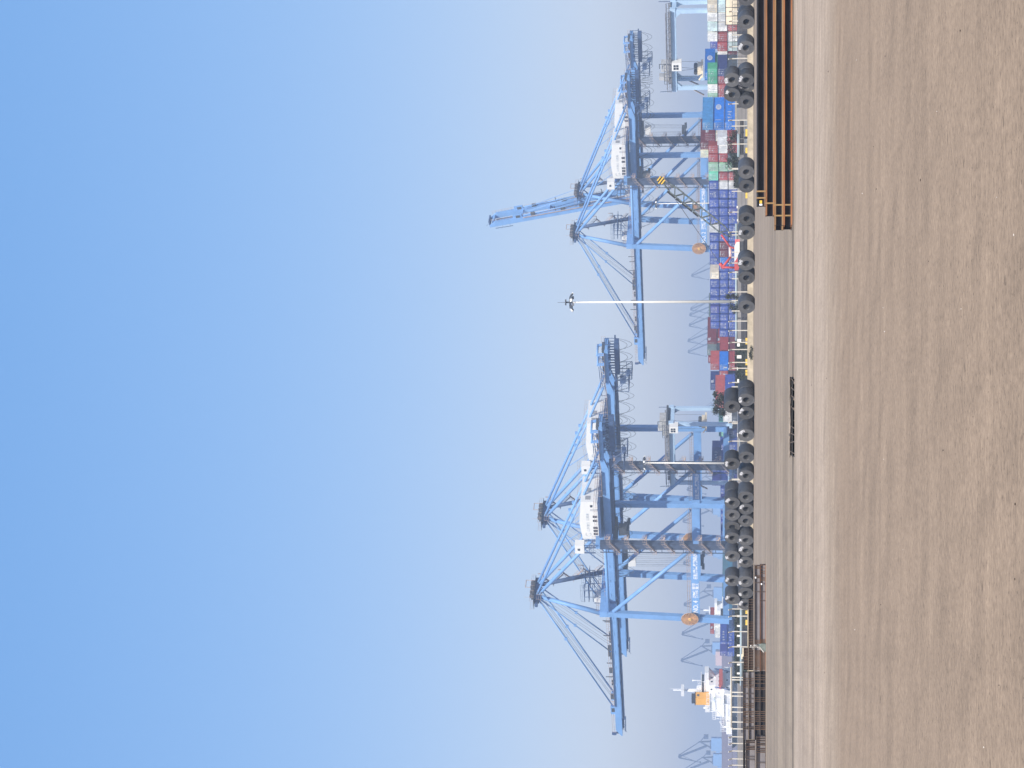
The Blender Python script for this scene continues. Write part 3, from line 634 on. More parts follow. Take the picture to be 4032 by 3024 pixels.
def stencil_mesh(k):
    """white sprayed numbers following the rim of the coil's end"""
    if k not in STENC:
        rr = random.Random(k); b = MB(); t0 = rr.uniform(1.0, 2.0); n = rr.randint(3, 5)
        for i in range(n):
            t = t0 + i * .21; h = rr.uniform(.085, .12); w = .05
            for (u, z0, z1) in ((-w, -h, h), (w, -h, h)):
                if rr.random() < .8: b.beam((.55 * math.cos(t) - u * math.sin(t) + z0 * math.cos(t), 0, .55 * math.sin(t) + u * math.cos(t) + z0 * math.sin(t)), (.55 * math.cos(t) - u * math.sin(t) + z1 * math.cos(t), 0, .55 * math.sin(t) + u * math.cos(t) + z1 * math.sin(t)), .045, .012, (0, 1, 0))
            for q in (-h, 0, h):
                if rr.random() < .75: r_ = .55 + q; b.beam((r_ * math.cos(t) + w * math.sin(t), 0, r_ * math.sin(t) - w * math.cos(t)), (r_ * math.cos(t) - w * math.sin(t), 0, r_ * math.sin(t) + w * math.cos(t)), .045, .012, (0, 1, 0))
        STENC[k] = b
    return STENC[k]
coil_label_used = set()
def coil(y, row, d, W, label, stencil=None, qo=0.0, z=None):
    if z is None: z = .73 if row == 0 else .73 + 1.262
    p = gz(y, d, z) + QV * (W / 2)
    me = COILS.setdefault(W, None) or coil_mesh(W); COILS[W] = me
    o = bpy.data.objects.new('steel_coil', me); COL.objects.link(o); o.location = p; o.rotation_euler = (0, 0, ROT)
    sc = random.Random(int(y) * 7 + row).uniform(.965, 1.02); o.scale = (sc, 1, sc)
    if row == 0: o.location.z = .73 * sc
    tag(o, label, 'steel coil', 'rolled steel coils in a long row')
    if stencil is not None:
        b = stencil_mesh(stencil); c = MB(); c.v = [(x, W / 2 + .004 + yy, zz) for x, yy, zz in b.v]; c.f = b.f; c.sm = b.sm; c.mi = b.mi
        c.build('stencil_marking', LETW, o)
    return o
# y, row (0 bottom, 1 upper), width, stencil seed, extra shift along the axis, has a second coil behind
CL = [
 ('K1', 181.0, 87, [(-6, 0, 1.1, None, .0, 0), (87, 0, 1.0, None, 0, 1), (189, 0, 1.3, 11, 0, 0)]),
 ('K2', 184.0, 316, [(316, 0, 1.0, 12, 0, 1), (341, 0, 1.0, 13, .75, 0), (315, 1, 1.3, 14, .3, 0), (374, 1, 1.0, 15, .3, 0), (402, 0, 1.2, None, 0, 0)]),
 ('K3', 182.0, 678, [(678, 0, 1.4, None, 0, 0), (734, 0, 1.1, None, 0, 0)]),
 ('K4', 178.0, 862, [(862, 0, 1.15, None, 0, 0), (917, 0, 1.1, 16, 0, 0)]),
 ('K5', 178.0, 1038, [(1038, 0, 1.1, 17, 0, 0), (1095, 0, 1.1, None, 0, 0)]),
 ('K6', 178.0, 1209, [(1209, 0, 1.05, None, 0, 0)]),
 ('K7', 182.0, 1627, [(1575, 0, 1.0, 18, 0, 1), (1602, 1, 1.9, None, 0, 0), (1627, 0, 1.1, 19, 0, 0)]),
 ('K8', 183.0, 1714, [(1714, 0, 1.35, 20, 0, 1)]),
 ('K9', 186.0, 1850, [(1801, 0, 1.2, None, 0, 0), (1827, 1, 1.2, 21, 0, 0), (1875, 0, 1.25, 22, 0, 0)]),
 ('K10', 190.0, 2005, [(1958, 0, 1.5, None, 0, 0), (1981, 1, 1.15, 23, 0, 1), (2005, 0, 1.1, 24, 0, 0), (2029, 1, 1.2, None, 0, 0), (2052, 0, 1.1, None, 0, 0), (2076, 1, 1.1, None, 0, 0)]),
 ('K11', 192.0, 2169, [(2128, 0, 1.35, 25, 0, 0), (2119, 1, 1.1, 26, .35, 0), (2169, 0, 1.1, 27, 0, 0), (2191, 1, 1.3, 28, 0, 0), (2214, 0, 1.1, 29, 0, 0)]),
 ('K12', 194.0, 2336, [(2287, 1, 1.2, 30, .2, 0), (2290, 0, 1.5, 31, 0, 0), (2336, 0, 1.35, 32, 0, 0), (2360, 1, 1.3, 33, 0, 0), (2381, 0, 1.1, 34, 0, 0)]),
]
KN = {'K1': 'at the right end above the rusty beams', 'K2': 'in the right-hand cluster of stacked coils', 'K3': 'in the pair right of the crane boom', 'K4': 'in the pair behind the rusty beam ends', 'K5': 'in the pair below the red crane',
      'K6': 'alone below the tall floodlight mast', 'K7': 'in the heap below the tree', 'K8': 'next left of the heap below the tree', 'K9': 'in the trio left of the yard gantry', 'K10': 'in the central left heap', 'K11': 'below the crane with the winding stairs', 'K12': 'at the left end beside the girders'}
for key, d0, y0, items in CL:
    x0 = (1512 - y0) / FPX * d0
    low = sorted([i for i in items if i[1] == 0], key=lambda i: i[0]); top = sorted([i for i in items if i[1] == 1], key=lambda i: i[0])
    for it in items:
        y, row, W, st, qo, behind = it
        X = (1512 - y) / FPX * d0; d = d0 - .82 * (X - .634 * qo - x0) + .773 * qo
        grp = top if row else low; k = grp.index(it)
        pos = '' if len(grp) == 1 else ORD[k] + ' from the right, '
        lab = ('upper' if row else 'bottom') + ' steel coil ' + (pos if pos else '') + KN[key]
        if len(lab.split()) < 4: lab += ' coil'
        coil(y, row, d, W, lab, st, 0)
        if behind:
            p = coil(y, row, d, W, 'rear coil behind the ' + ('upper ' if row else 'bottom ') + pos.replace(' from the right, ', ' coil ') + KN[key], None, 0)
            p.location += QV * (W + .03)
# ------------------------------------------------------------------ perimeter fence
FD = 196.0
fence = empty('perimeter_fence', 'long low concrete wall with cream posts and angled tops behind the coils', 'fence', gz(1512, FD, 0))
fb = fence.location
w = MB(); xa = gz(3100, FD, 0).x; xb = gz(-60, FD, 0).x
w.box(xa, .0, 0, xb, .24, .52); w.box(xa, -.02, .52, xb, .26, .56)
for k in range(int((xb - xa) / 2.4)): w.box(xa + k * 2.4, -.03, 0, xa + k * 2.4 + .12, 0, .52)
w.build('base_wall', WALLC, fence)
PY = [43, 81, 136, 182, 229, 407, 472, 495, 566, 662, 665, 752, 834, 912, 924, 992, 1012, 1035, 1071, 1097, 1149, 1183, 1224, 1264, 1301, 1348, 1376, 1427, 1450, 1506, 1523, 1662, 1668, 1737, 1887, 1890, 2381, 2399, 2427, 2488, 2548, 2609, 2903, 2929, 2959, 2990, 3015]
ARMS = {0, 1, 3, 4, 5, 6, 8, 9, 12, 13, 17, 18, 20, 23, 24, 25, 26, 27, 28, 29, 31, 33, 35, 37, 38, 39, 40, 41, 42, 43, 44, 45, 46}
pmesh = {}
for i, y in enumerate(PY):
    x = gz(y, FD, .5).x; arm = i in ARMS
    if arm not in pmesh:
        m = MB(); m.beam((0, .12, .5), (0, .12, 2.06), .095, .09)
        if arm: m.beam((0, .12, 2.04), (-.07, -.16, 2.36), .10, .10)
        o = m.build('post', POSTW, fence); pmesh[arm] = o
    else: o = pmesh[arm].copy(); COL.objects.link(o); o.parent = fence
    o.location = (x, 0, 0)
m = MB()
for z in (2.02, 1.55, 1.08, .75): m.box(xa, .115, z - .012, gz(2640, FD, 1).x if 0 else xb, .135, z + .012)
m.build('fence_wire', DKG, fence)
m = MB(); yy = [(20, 240)]
for k in range(28): x = gz(0, FD, 1).x - k * .36; m.box(x, .10, .6, x + .03, .14, 1.95)
for z in (1.95, 1.75, .62): m.box(gz(240, FD, 1).x, .10, z - .02, gz(0, FD, 1).x, .14, z + .02)
m.build('mesh_panel', DKG, fence)
gate = empty('pipe_gate', 'white pipe rail frame in front of the ship with the orange funnel', 'railing', gz(2748, FD - .8, 0))
def gp(y, z): return Vector((gz(y, FD - .8, z).x - gate.location.x, 0, z))
m = MB(); m.tube(gp(2628, 2.12), gp(2866, 2.12), .085, n=8); m.tube(gp(2866, 2.12), gp(2871, 1.95), .07, n=8); m.build('top_rail', POSTW, gate)
for y in (2668, 2678, 2727, 2742, 2786, 2805, 2844, 2871):
    m = MB(); m.tube(gp(y, 0), gp(y, 2.1), .06, n=8); m.build('post', POSTW, gate)
# ------------------------------------------------------------------ H-beams
def hbeam(L, h, w, tw, tf, stiff=(), wm=0, tm=0):
    m = MB(); m.box(0, -w / 2, 0, L, w / 2, tf); m.box(0, -w / 2, h - tf, L, w / 2, h, tm); m.box(0, -tw / 2, tf, L, tw / 2, h - tf, wm)
    for x in stiff: m.box(x, -w / 2 + .012, tf, x + .022, w / 2 - .012, h - tf, 2 if wm else 0)
    return m
def straightened(o, p, rz, label, group): o.location = p; o.rotation_euler = (0, 0, rz); return tag(o, label, 'steel beam', group)
D0 = 59.0
xr = 15.5
RB = [(815, 3, .765), (850, 2, .511), (890, 1, .257), (890, 0, .003)]
NM = ['bottom', 'second', 'third', 'top']
RG = 'rusty beams stacked at the right'
for ye, k, z in RB:
    for j in range(3):
        x = gz(ye, D0, .5).x - (.0 if j == 0 else random.uniform(-.2, .15)); L = xr - x
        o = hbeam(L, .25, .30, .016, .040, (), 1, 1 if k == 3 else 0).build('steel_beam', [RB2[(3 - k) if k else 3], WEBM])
        straightened(o, Vector((x, D0 + .28 + j * .33 + (.015 * k), z)), -.012, '%s rusty beam of the right stack, %s row from the viewer' % (NM[k], ['front', 'middle', 'rear'][j]), RG)
for k, (y, z0, z1) in enumerate(((757, .76, 1.02), (783, .76, 1.02), (804, .51, .765), (811, .003, .511), (853, .003, .511))):
    x = gz(y, D0, .5).x
    m = MB(); m.box(-.022, -.018, 0, .022, -.006, z1 - z0); m.box(-.022, -.018, z1 - z0, .022, .7, z1 - z0 + .006)
    o = m.build('strapping_band', STRAPM); o.location = (x, D0 + .15, z0)
    tag(o, 'rusty steel band tied round the ' + ['top beam, right of two', 'top beam, left of two', 'second beam from the top near its end', 'two lowest beams, right of two', 'two lowest beams, left of two'][k], 'strap', 'bands on the rusty beams')
m = MB(); m.box(0, 0, 0, .09, .006, .075); o = m.build('paper_tag', YEL); x = gz(805, D0, .9).x; o.location = (x, D0 + .13, .865); tag(o, 'yellow paper tag on the end of the top rusty beam', 'tag')
m = MB(); m.box(0, 0, 0, .05, .006, .085); o = m.build('paper_tag', LETW); o.location = (gz(813, D0, .9).x, D0 + .13, .86); tag(o, 'white paper tag on the end of the top rusty beam', 'tag')
# plate girders at the left
D1 = 113.0
LG = 'plate girders stacked at the left'
def X1(y): return (1512 - y) / FPX * D1
def girder(ya, yb, z, h, w, d, stf, m, label, tw=.012, tf=.016):
    xa_, xb_ = X1(ya), X1(yb)
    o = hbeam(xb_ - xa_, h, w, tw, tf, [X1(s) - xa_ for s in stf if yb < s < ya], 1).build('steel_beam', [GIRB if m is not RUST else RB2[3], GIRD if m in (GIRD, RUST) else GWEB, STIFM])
    straightened(o, Vector((xa_, d, z)), 0, label, LG); return o
comb = lambda a, b, s: [a + (b - a) * k / s for k in range(s + 1)]
S_A = [2220, 2224, 2229, 2234, 2262, 2266, 2270] + [2514, 2520, 2525] + comb(2555, 2612, 13) + [2616, 2622, 2628]
S_B = [2220, 2232, 2244, 2252, 2270, 2275, 2280] + comb(2512, 2530, 4) + comb(2560, 2630, 16)
S_C = [2362, 2372, 2382, 2392, 2400] + comb(2450, 2640, 30)
S_D = [2664, 2671, 2678, 2686, 2692, 2698, 2763, 2770, 2777, 2793, 2799, 2806, 2818, 2824, 2830, 2836, 2855, 2862]
S_E = [2650, 2660, 2668, 2682, 2700, 2706, 2738, 2745, 2752, 2792, 2799, 2808, 2815, 2822, 2830, 2848, 2856, 2862]
for j in range(2):
    dy = j * .42; rw = ['front', 'rear'][j]
    girder(2634, 2219, .003, .305, .30, D1 + dy, S_B, RUST if j == 0 else GIRB, 'bottom girder of the low left stack with rusty ends, %s row' % rw)
    girder(2634, 2222, .315, .30, .30, D1 + .02 + dy, S_A, GIRD, 'upper girder of the low left stack with smooth grey web, %s row' % rw)
    girder(2904, 2638, .003, .30, .30, D1 + .05 + dy, S_E, GIRB, 'bottom girder of the four-high middle left stack, %s row' % rw)
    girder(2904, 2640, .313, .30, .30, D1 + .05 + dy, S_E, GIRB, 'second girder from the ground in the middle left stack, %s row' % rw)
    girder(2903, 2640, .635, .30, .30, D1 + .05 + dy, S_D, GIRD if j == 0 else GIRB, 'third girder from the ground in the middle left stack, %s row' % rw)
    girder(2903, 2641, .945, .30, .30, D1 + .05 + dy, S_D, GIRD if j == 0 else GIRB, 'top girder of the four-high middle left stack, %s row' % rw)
girder(2640, 2356, .66, .28, .26, D1 + .9, S_C, GIRB, 'rear girder with a close comb of plates, above the low left stack')
girder(2640, 2552, .95, .26, .26, D1 + .9, comb(2556, 2640, 14), GIRB, 'short top girder behind the low left stack, under the cream strips')
girder(3090, 2885, .003, .53, .42, D1 - .2, [2889, 2896, 2904, 2914, 2920, 2934, 2941, 2948], GIRD, 'deep grey bottom girder at the far left edge', tf=.025)
girder(3090, 2903, .575, .53, .42, D1 - .2, [2905, 2911, 2926, 2932, 2938], GIRD, 'deep grey upper girder at the far left edge', tf=.025)
girder(3090, 2880, 1.12, .12, .3, D1 + .3, [], GIRB, 'thin brown beam lying on top of the far left girders')
for k, (y, z0, z1) in enumerate(((2288, .3, .62), (2323, .0, .62), (2358, .0, .31), (2722, .63, 1.25), (2742, .63, 1.25), (2853, .63, 1.25), (2860, .63, 1.25), (2965, .57, 1.1), (2976, .57, 1.1), (2987, 0, .53))):
    m = MB(); m.box(-.02, -.012, 0, .02, 0, z1 - z0); o = m.build('strapping_band', GIRB); o.location = (X1(y), D1 - .225 - (.2 if y > 2900 else -.06), z0 + .003)
    tag(o, 'dark steel band round the left girders, %s counted from the right' % ORD[k], 'strap', 'bands on the left girders')
for k, y in enumerate((2271, 2296)):
    m = MB(); m.box(0, 0, 0, .09, .006, .07); o = m.build('paper_tag', LETW); o.location = (X1(y), D1 - .17, .52 if k == 0 else .2); tag(o, 'white paper tag on the %s girder of the low left stack' % ('upper', 'bottom')[k], 'tag')
# cream timber strips on the rear stack
for k, (a, b) in enumerate(((2586, 2552), (2596, 2577))):
    m = MB(); m.box(X1(a), D1 + .8, 1.215, X1(b), D1 + .95, 1.27 + .0 * k); o = m.build('timber_strip', mat('cream_timber', (.75, .66, .48), .8)); tag(o, 'cream timber strip on the rear girders, %s one' % ('longer', 'shorter')[k], 'timber')
    if k: o.location.z = .06
# rag and tarpaulin hanging on the low left stack
rag = empty('tarpaulin', 'grey tarpaulin and torn white rag hanging on the low left girder stack', 'tarpaulin', Vector((X1(2548), D1 - .3, 0)))
def rp(y, v): p = at(y, v, D1 - .35); return (p.x - rag.location.x, 0, p.z)
m = MB(); fan = [(2530, 2986), (2526, 3000), (2527, 3015), (2545, 3014), (2560, 3016), (2556, 3008), (2545, 2996), (2537, 2988)]
pf = [rp(*q) for q in fan]; n = len(pf)
m.add([(a, -.05 - .02 * (i % 2), max(b, .005)) for i, (a, _, b) in enumerate(pf)] + [(a, .06, max(b, .005)) for a, _, b in pf], [tuple(range(n)), tuple(range(n, 2 * n))[::-1]] + [(i, (i + 1) % n, n + (i + 1) % n, n + i) for i in range(n)])
m.build('sheet', mat('grey_green_tarp', (.16, .19, .17), .8, var=.25, scale=6), rag)
m = MB(); random.seed(12)
for k in range(26):
    y = 2534 + random.uniform(0, 14); v = 2951 + k * 1.5; a = rp(y, v); c = rp(y + random.uniform(-7, 7), v + random.uniform(2, 8)); m.beam((a[0], -.03 + random.uniform(-.03, .03), a[2]), (c[0], -.03 + random.uniform(-.03, .03), c[2]), random.uniform(.02, .07), .012)
m.beam(rp(2536, 2986), rp(2561, 3006), .05, .04)
m.build('rag', mat('dirty_white_rag', (.62, .60, .55), .9, var=.35, scale=12), rag)
# ------------------------------------------------------------------ containers
CC = {'blue': (.045, .085, .36), 'bright': (.012, .15, .52), 'steelblue': (.05, .20, .42), 'navy': (.025, .04, .15), 'purple': (.06, .07, .32), 'maroon': (.15, .026, .03), 'red': (.34, .05, .045), 'brickred': (.38, .075, .06), 'white': (.74, .74, .70), 'greywhite': (.62, .63, .62),
      'cyanwhite': (.58, .72, .70), 'beige': (.74, .66, .50), 'cream': (.76, .68, .52), 'palegreen': (.32, .52, .36), 'mint': (.20, .62, .44), 'green': (.07, .36, .19), 'greygreen': (.15, .20, .20), 'darkgrey': (.06, .075, .09), 'grey': (.09, .10, .11), 'teal': (.03, .16, .24)}
CMAT = {k: mat('container_' + k + '_paint', v, .55, var=.22, scale=.9, bump=.1, rand=.24) for k, v in CC.items()}
MARK = mat('container_marking', (.55, .57, .60), .6, var=.15)
MARKR = mat('container_marking_orange', (.85, .45, .2), .6)
RODM = mat('door_rod_grey', (.42, .45, .48), .5, var=.2)
BODY = {}
def body(L, H):
    if (L, H) in BODY: return BODY[(L, H)]
    m = MB(); w = 1.219; l = L / 2
    m.box(-w + .05, -l + .06, .14, w - .05, l - .10, H - .05)
    for x in (-w, w - .12):
        for y in (-l, l - .12): m.box(x, y, 0, x + .12, y + .12, H)
        m.box(x, -l, .02, x + .12, l, .16); m.box(x + .01, -l, H - .11, x + .11, l, H - .003)
    for y in (-l, l - .10): m.box(-w, y, .02, w, y + .10, .15); m.box(-w, y, H - .12, w, y + .10, H - .004)
    n = int(L / .42)
    for k in range(n):
        y = -l + .2 + (L - .4) * (k + .5) / n
        m.box(-w + .012, y - .07, .16, -w + .06, y + .07, H - .11); m.box(w - .06, y - .07, .16, w - .012, y + .07, H - .11)
    o = m.build('c', CMAT['blue']); me = o.data; bpy.data.objects.remove(o); me.name = 'container_body'
    d = []
    for s in (-1, 1):
        m = MB(); a, b = (0.015, 1.09) if s > 0 else (-1.09, -.015)
        m.box(a, l - .11, .16, b, l - .05, H - .13)
        for x in (a + .28, b - .28): m.tube((x, l - .035, .17), (x, l - .035, H - .14), .028, n=5, mi=1); m.box(x - .1, l - .05, 1.0, x + .12, l - .01, 1.08, 1)
        for z in (.5, 1.2, 1.9): m.box(b - .06 if s > 0 else a, l - .05, z, b if s > 0 else a + .06, l - .02, z + .14, 1)
        o = m.build('d', [CMAT['blue'], RODM]); o.data.name = 'container_door'; d.append(o.data); bpy.data.objects.remove(o)
    BODY[(L, H)] = (me, d); return BODY[(L, H)]
def shared(me):
    for i in range(len(me.materials)): pass
def container(p, L, H, colr, label, marks='dash', group='stacked shipping containers'):
    me, doors = body(L, H)
    o = bpy.data.objects.new('shipping_container', me); COL.objects.link(o); o.location = p; o.rotation_euler = (0, 0, ROT)
    o.material_slots[0].link = 'OBJECT'; o.material_slots[0].material = CMAT[colr]
    tag(o, label, 'container', group)
    for dm in doors:
        c = bpy.data.objects.new('door_leaf', dm); COL.objects.link(c); c.parent = o
        c.material_slots[0].link = 'OBJECT'; c.material_slots[0].material = CMAT[colr]
    rr = random.Random(hash(label) % 9973 if 0 else sum(map(ord, label)))
    m = MB(); l = L / 2; y = l - .012; w = 1.219
    def dash(x0, x1, z, h): m.box(x0, y - .02, z - h / 2, x1, y + .006, z + h / 2)
    if marks in ('dash', 'side', 'logo', 'white'): dash(-.95, .55, H - .42, .10); dash(.2, .5, H - 1.1, .22); dash(-.3, -.1, H - 1.25, .16)
    if marks == 'glyph' or marks == 'glyphside':
        for r_, (zz, hh) in enumerate(((H - .45, .26), (H - .85, .18), (H - 1.35, .16), (H - 1.75, .3))):
            for k in range(5):
                if rr.random() < .62: x = .85 - k * .38; dash(x, x + rr.uniform(.12, .26), zz + rr.uniform(-.06, .06), hh * rr.uniform(.6, 1.1))
    if marks == 'white': dash(-.05, .35, H - 1.75, 1.0)
    if marks in ('side', 'glyphside'):
        x = -w - .004
        for k in range(4 if L > 8 else 3):
            yy = l - 1.0 - k * (1.35 if L > 8 else 1.25)
            for q in range(5):
                dz = rr.uniform(-.3, .3); dy = rr.uniform(-.25, .25)
                if rr.random() < .5: m.box(x, yy + dy - .3, H / 2 + dz, x + .02, yy + dy + .3, H / 2 + dz + .14)
                else: m.box(x, yy + dy - .07, H / 2 + dz - .3, x + .02, yy + dy + .07, H / 2 + dz + .3)
    if marks == 'block':
        x = -w - .004; m.box(x, l - 1.7, H - .75, x + .02, l - .5, H - .25); m.box(x, l - 2.0, H - 1.0, x + .02, l - .6, H - .85)
    if marks == 'logo':
        x = -w - .004; n = 20; cy = l - 7.3; pts = [(x, cy + 1.3 * math.cos(2 * PI * k / n), H / 2 + .05 + .72 * math.sin(2 * PI * k / n)) for k in range(n)]
        m.add(pts, [tuple(range(n))]); m.box(x, l - 1.1, H / 2 - .6, x + .02, l - .95, H / 2 + .8)
    if m.v: m.build('lettering', MARK, o)
    if marks == 'logo':
        q = MB(); x = -w - .012
        for k in range(3): q.box(x, cy - .75 + k * .55, H / 2 - .35, x + .006, cy - .55 + k * .55, H / 2 + .45)
        q.build('emblem_wave', CMAT[colr], o)
    return o
def rowd(y): return 614.6 / (1 + .82 * (1512 - y) / FPX)
BASE = 1.45
def stack(yl, cols, block, k, L=12.19, H=2.59, df=1.0, base=BASE, marks=None, t0=0, side='left', dirn='from the right'):
    """cols: colours from the bottom tier up (None leaves the tier out)"""
    d = rowd(yl) * df
    n = len(cols)
    for t, c in enumerate(cols):
        if c is None: continue
        tt = t + t0; z = base + tt * (H + .01)
        p = gz(yl, d, z) - BV * 1.22 + QV * (L / 2); p.z = z
        mk = marks[t] if isinstance(marks, (list, tuple)) else marks
        if mk is None: mk = 'dash'
        tn = ['ground', 'second', 'third', 'fourth'][tt]
        nm = {'blue': 'mid blue', 'bright': 'bright blue', 'steelblue': 'faded blue', 'purple': 'violet blue', 'white': 'white', 'greywhite': 'grey-white', 'cyanwhite': 'pale cyan', 'palegreen': 'pale green', 'greygreen': 'grey-green', 'brickred': 'brick red', 'darkgrey': 'dark grey'}.get(c, c)
        container(p, L, H, c, ('%s container, %s tier, %s stack %s %s' % (nm, tn, ORD[k], dirn, block)).replace('counted ', ''), mk)
B = 'in the pale block'
stack(47, ['beige', 'cyanwhite', 'beige'], B, 0, marks='glyph'); stack(84, ['cream', 'white', 'white'], B, 1, marks='glyph'); stack(122, ['brickred', 'white', 'cyanwhite'], B, 2, marks='glyph')
stack(163, ['white', 'brickred', 'white'], B, 3, marks=['glyph', 'dash', 'glyph']); stack(200, ['cyanwhite', 'red', None], B, 4, marks=['dash', 'glyph', 'dash']); stack(238, ['maroon', 'white', None], B, 5, marks=['dash', 'glyph', 'dash']); stack(272, ['white', 'cream', None], B, 6, df=1.01)
p = gz(192, 620, 6.7) - BV * 1.22 + QV * 6.1; p.z = 6.95; container(p, 12.19, 2.59, 'purple', 'violet blue container set back behind the red stack, beside the hanging blue container', 'side')
B = 'in the green and white block'
stack(300, ['darkgrey', 'navy', None], B, 0, df=.985); stack(300, ['green'], 'in the green and white block', 0, df=.985, L=2.99, t0=2); stack(330, ['brickred', 'red', 'green'], B, 1, df=.985); stack(365, ['maroon', 'brickred', 'white'], B, 2, df=.985, marks=['dash', 'dash', 'glyph']); stack(392, ['greywhite', 'red', 'palegreen'], B, 3, df=.985)
p = gz(314, 541, 7.0) - BV * 1.22 + QV * 6.1; p.z = 7.3; container(p, 12.19, 2.72, 'bright', 'bright blue container with round emblem, held under the dark spreader of the right gantry', 'logo')
d = rowd(511) * .95
for t, (c, mk, lb) in enumerate((('bright', 'side', 'lowest of the three long bright blue containers stacked together'), ('bright', 'logo', 'middle of three long bright blue containers, round white emblem on its side'), ('steelblue', 'dash', 'faded topmost of the three long blue containers stacked together'))):
    z = BASE + .55 + t * 2.83; p = gz(511, d, z) - BV * 1.22 + QV * 6.1; p.z = z
    if t == 0: MB().box(-1.3, -6.2, YARD - BASE - .55, 1.3, 6.2, -.02).build('concrete_plinth', WALLC).matrix_world = Matrix.Translation(p) @ Matrix.Rotation(ROT, 4, 'Z')
    container(p, 12.19, 2.8, c, lb, mk)
pl = bpy.data.objects['concrete_plinth']; tag(pl, 'concrete plinth under the three long bright blue containers', 'plinth')
B = 'in the red and white block'
stack(555, ['red', 'cream', 'maroon'], B, 0, H=2.8, df=.985, base=BASE + .3, marks=['dash', 'dash', 'block']); stack(571, [None, 'greywhite', None], B, 1, df=.955, marks='glyph', L=6.06); stack(603, ['red', 'white', 'brickred'], B, 2, df=.985, L=12.19, marks=['dash', 'glyph', 'dash']); stack(637, ['darkgrey', 'red', 'red'], B, 3, df=.985)
stack(674, ['palegreen', 'palegreen', 'palegreen'], B, 4, df=.985, marks='glyph'); stack(710, ['brickred', 'red', 'mint'], B, 5, df=.99, marks=['dash', 'dash', 'glyph']); stack(745, ['white', 'greywhite', 'blue'], B, 6, marks=['glyph', 'glyph', 'glyph'])
p = gz(588, 566, 8) - BV * 1.22 + QV * 6.1; p.z = BASE + .5 + 5.7 + 1.35; container(p, 12.19, 2.59, 'maroon', 'maroon container showing only its upper edge behind the red and white block', 'dash')
p = gz(620, 572, 8) - BV * 1.22 + QV * 6.1; p.z = BASE + .5 + 5.7 + 1.45; container(p, 12.19, 2.59, 'cream', 'cream container showing only its upper edge left of the maroon one', 'glyph')
B = 'in the long blue block'
stack(779, ['blue', 'blue', 'blue'], B, 0, marks='glyph'); stack(814, ['blue', 'blue', 'blue'], B, 1, marks=['glyph', 'dash', 'glyph']); stack(848, ['purple', 'blue', 'blue'], B, 2, marks=['glyph', 'dash', 'glyph']); stack(881, ['blue', 'blue', 'blue'], B, 3, marks=['glyph', 'dash', 'glyph'])
stack(915, ['blue', 'blue', 'greywhite'], B, 4, marks=['glyph', 'dash', 'dash']); stack(949, ['blue', 'blue', 'blue'], B, 5, marks=['dash', 'dash', 'glyph']); stack(982, ['purple', 'maroon', 'blue'], B, 6, marks=['glyph', 'dash', 'glyph']); stack(1013, ['blue', 'maroon', 'blue'], B, 7, marks='dash')
stack(1041, ['blue', 'bright', 'blue'], 'beside the red crane', 0, marks=['dash', 'dash', 'glyph']); stack(1067, ['blue', 'blue', None], 'beside the red crane', 1)
B = 'right of the tall floodlight mast'
stack(1098, ['blue', 'blue', 'cream'], B, 2, L=6.06, marks=['glyph', 'glyphside', 'dash']); stack(1130, ['blue', 'blue', 'blue'], B, 1, marks=['dash', 'glyphside', 'glyphside'], df=1.0); stack(1163, ['purple', 'blue', 'blue'], B, 0, marks=['dash', 'glyph', 'glyph'])
B = 'left of the tall floodlight mast'
LD = 'counted'
stack(1198, ['blue', 'blue', 'blue'], B, 0, marks='glyph', dirn=LD); stack(1232, ['blue', 'blue', 'purple'], B, 1, marks=['glyph', 'dash', 'glyph'], dirn=LD); stack(1264, ['blue', 'blue', 'blue'], B, 2, marks=['dash', 'glyph', 'dash'], dirn=LD); stack(1294, ['blue', 'blue', 'blue'], B, 3, marks=['dash', 'glyph', 'dash'], dirn=LD); stack(1326, ['blue', 'blue', None], B, 4, marks=['dash', 'glyph', 'dash'], dirn=LD)
def single(yl, df, z, L, H, c, label, mk='dash'):
    p = gz(yl, rowd(yl) * df, z) - BV * 1.22 + QV * (L / 2); p.z = z; return container(p, L, H, c, label, mk)
single(1369, 1.02, 7.6, 12.19, 2.8, 'maroon', 'long maroon container with white block lettering, topmost left of the blue block', 'block')
single(1370, 1.02, 4.75, 12.19, 2.8, 'red', 'long red container directly under the maroon one with block lettering', 'block')
single(1370, 1.02, 1.9, 12.19, 2.8, 'bright', 'blue container at the bottom, under the long red and maroon ones', 'dash')
single(1268, 1.075, 7.45, 12.19, 2.9, 'greygreen', 'grey-green container whose top edge shows above the blue block', 'dash')
single(1399, 1.015, 7.6, 12.19, 2.8, 'greygreen', 'grey-green container end, topmost, beside the long maroon one', 'dash')
single(1399, 1.015, 4.75, 12.19, 2.8, 'red', 'red container end directly under the grey-green end', 'dash'); single(1399, 1.015, 1.9, 12.19, 2.8, 'maroon', 'maroon container end at the bottom, two below the grey-green end')
single(1430, 1.02, 7.6, 12.19, 2.6, 'red', 'red container end set back left of the grey-green end', 'dash'); single(1414, 1.01, 4.7, 12.19, 2.8, 'darkgrey', 'dark grey container showing as a narrow strip under the red ones')
single(1456, .985, 6.65, 6.06, 2.6, 'brickred', 'brick red container with a pale streak, above the small bright blue end', 'dash'); single(1434, .995, 4.0, 12.19, 2.6, 'red', 'red container half hidden behind the small bright blue end'); single(1434, .995, 1.45, 12.19, 2.55, 'maroon', 'maroon container at ground level, right of the navy one')
single(1459, .98, 4.0, 6.06, 2.6, 'bright', 'small bright blue container end with a white rectangle', 'white'); single(1459, .98, 1.45, 6.06, 2.55, 'red', 'red container at ground level under the small bright blue end')
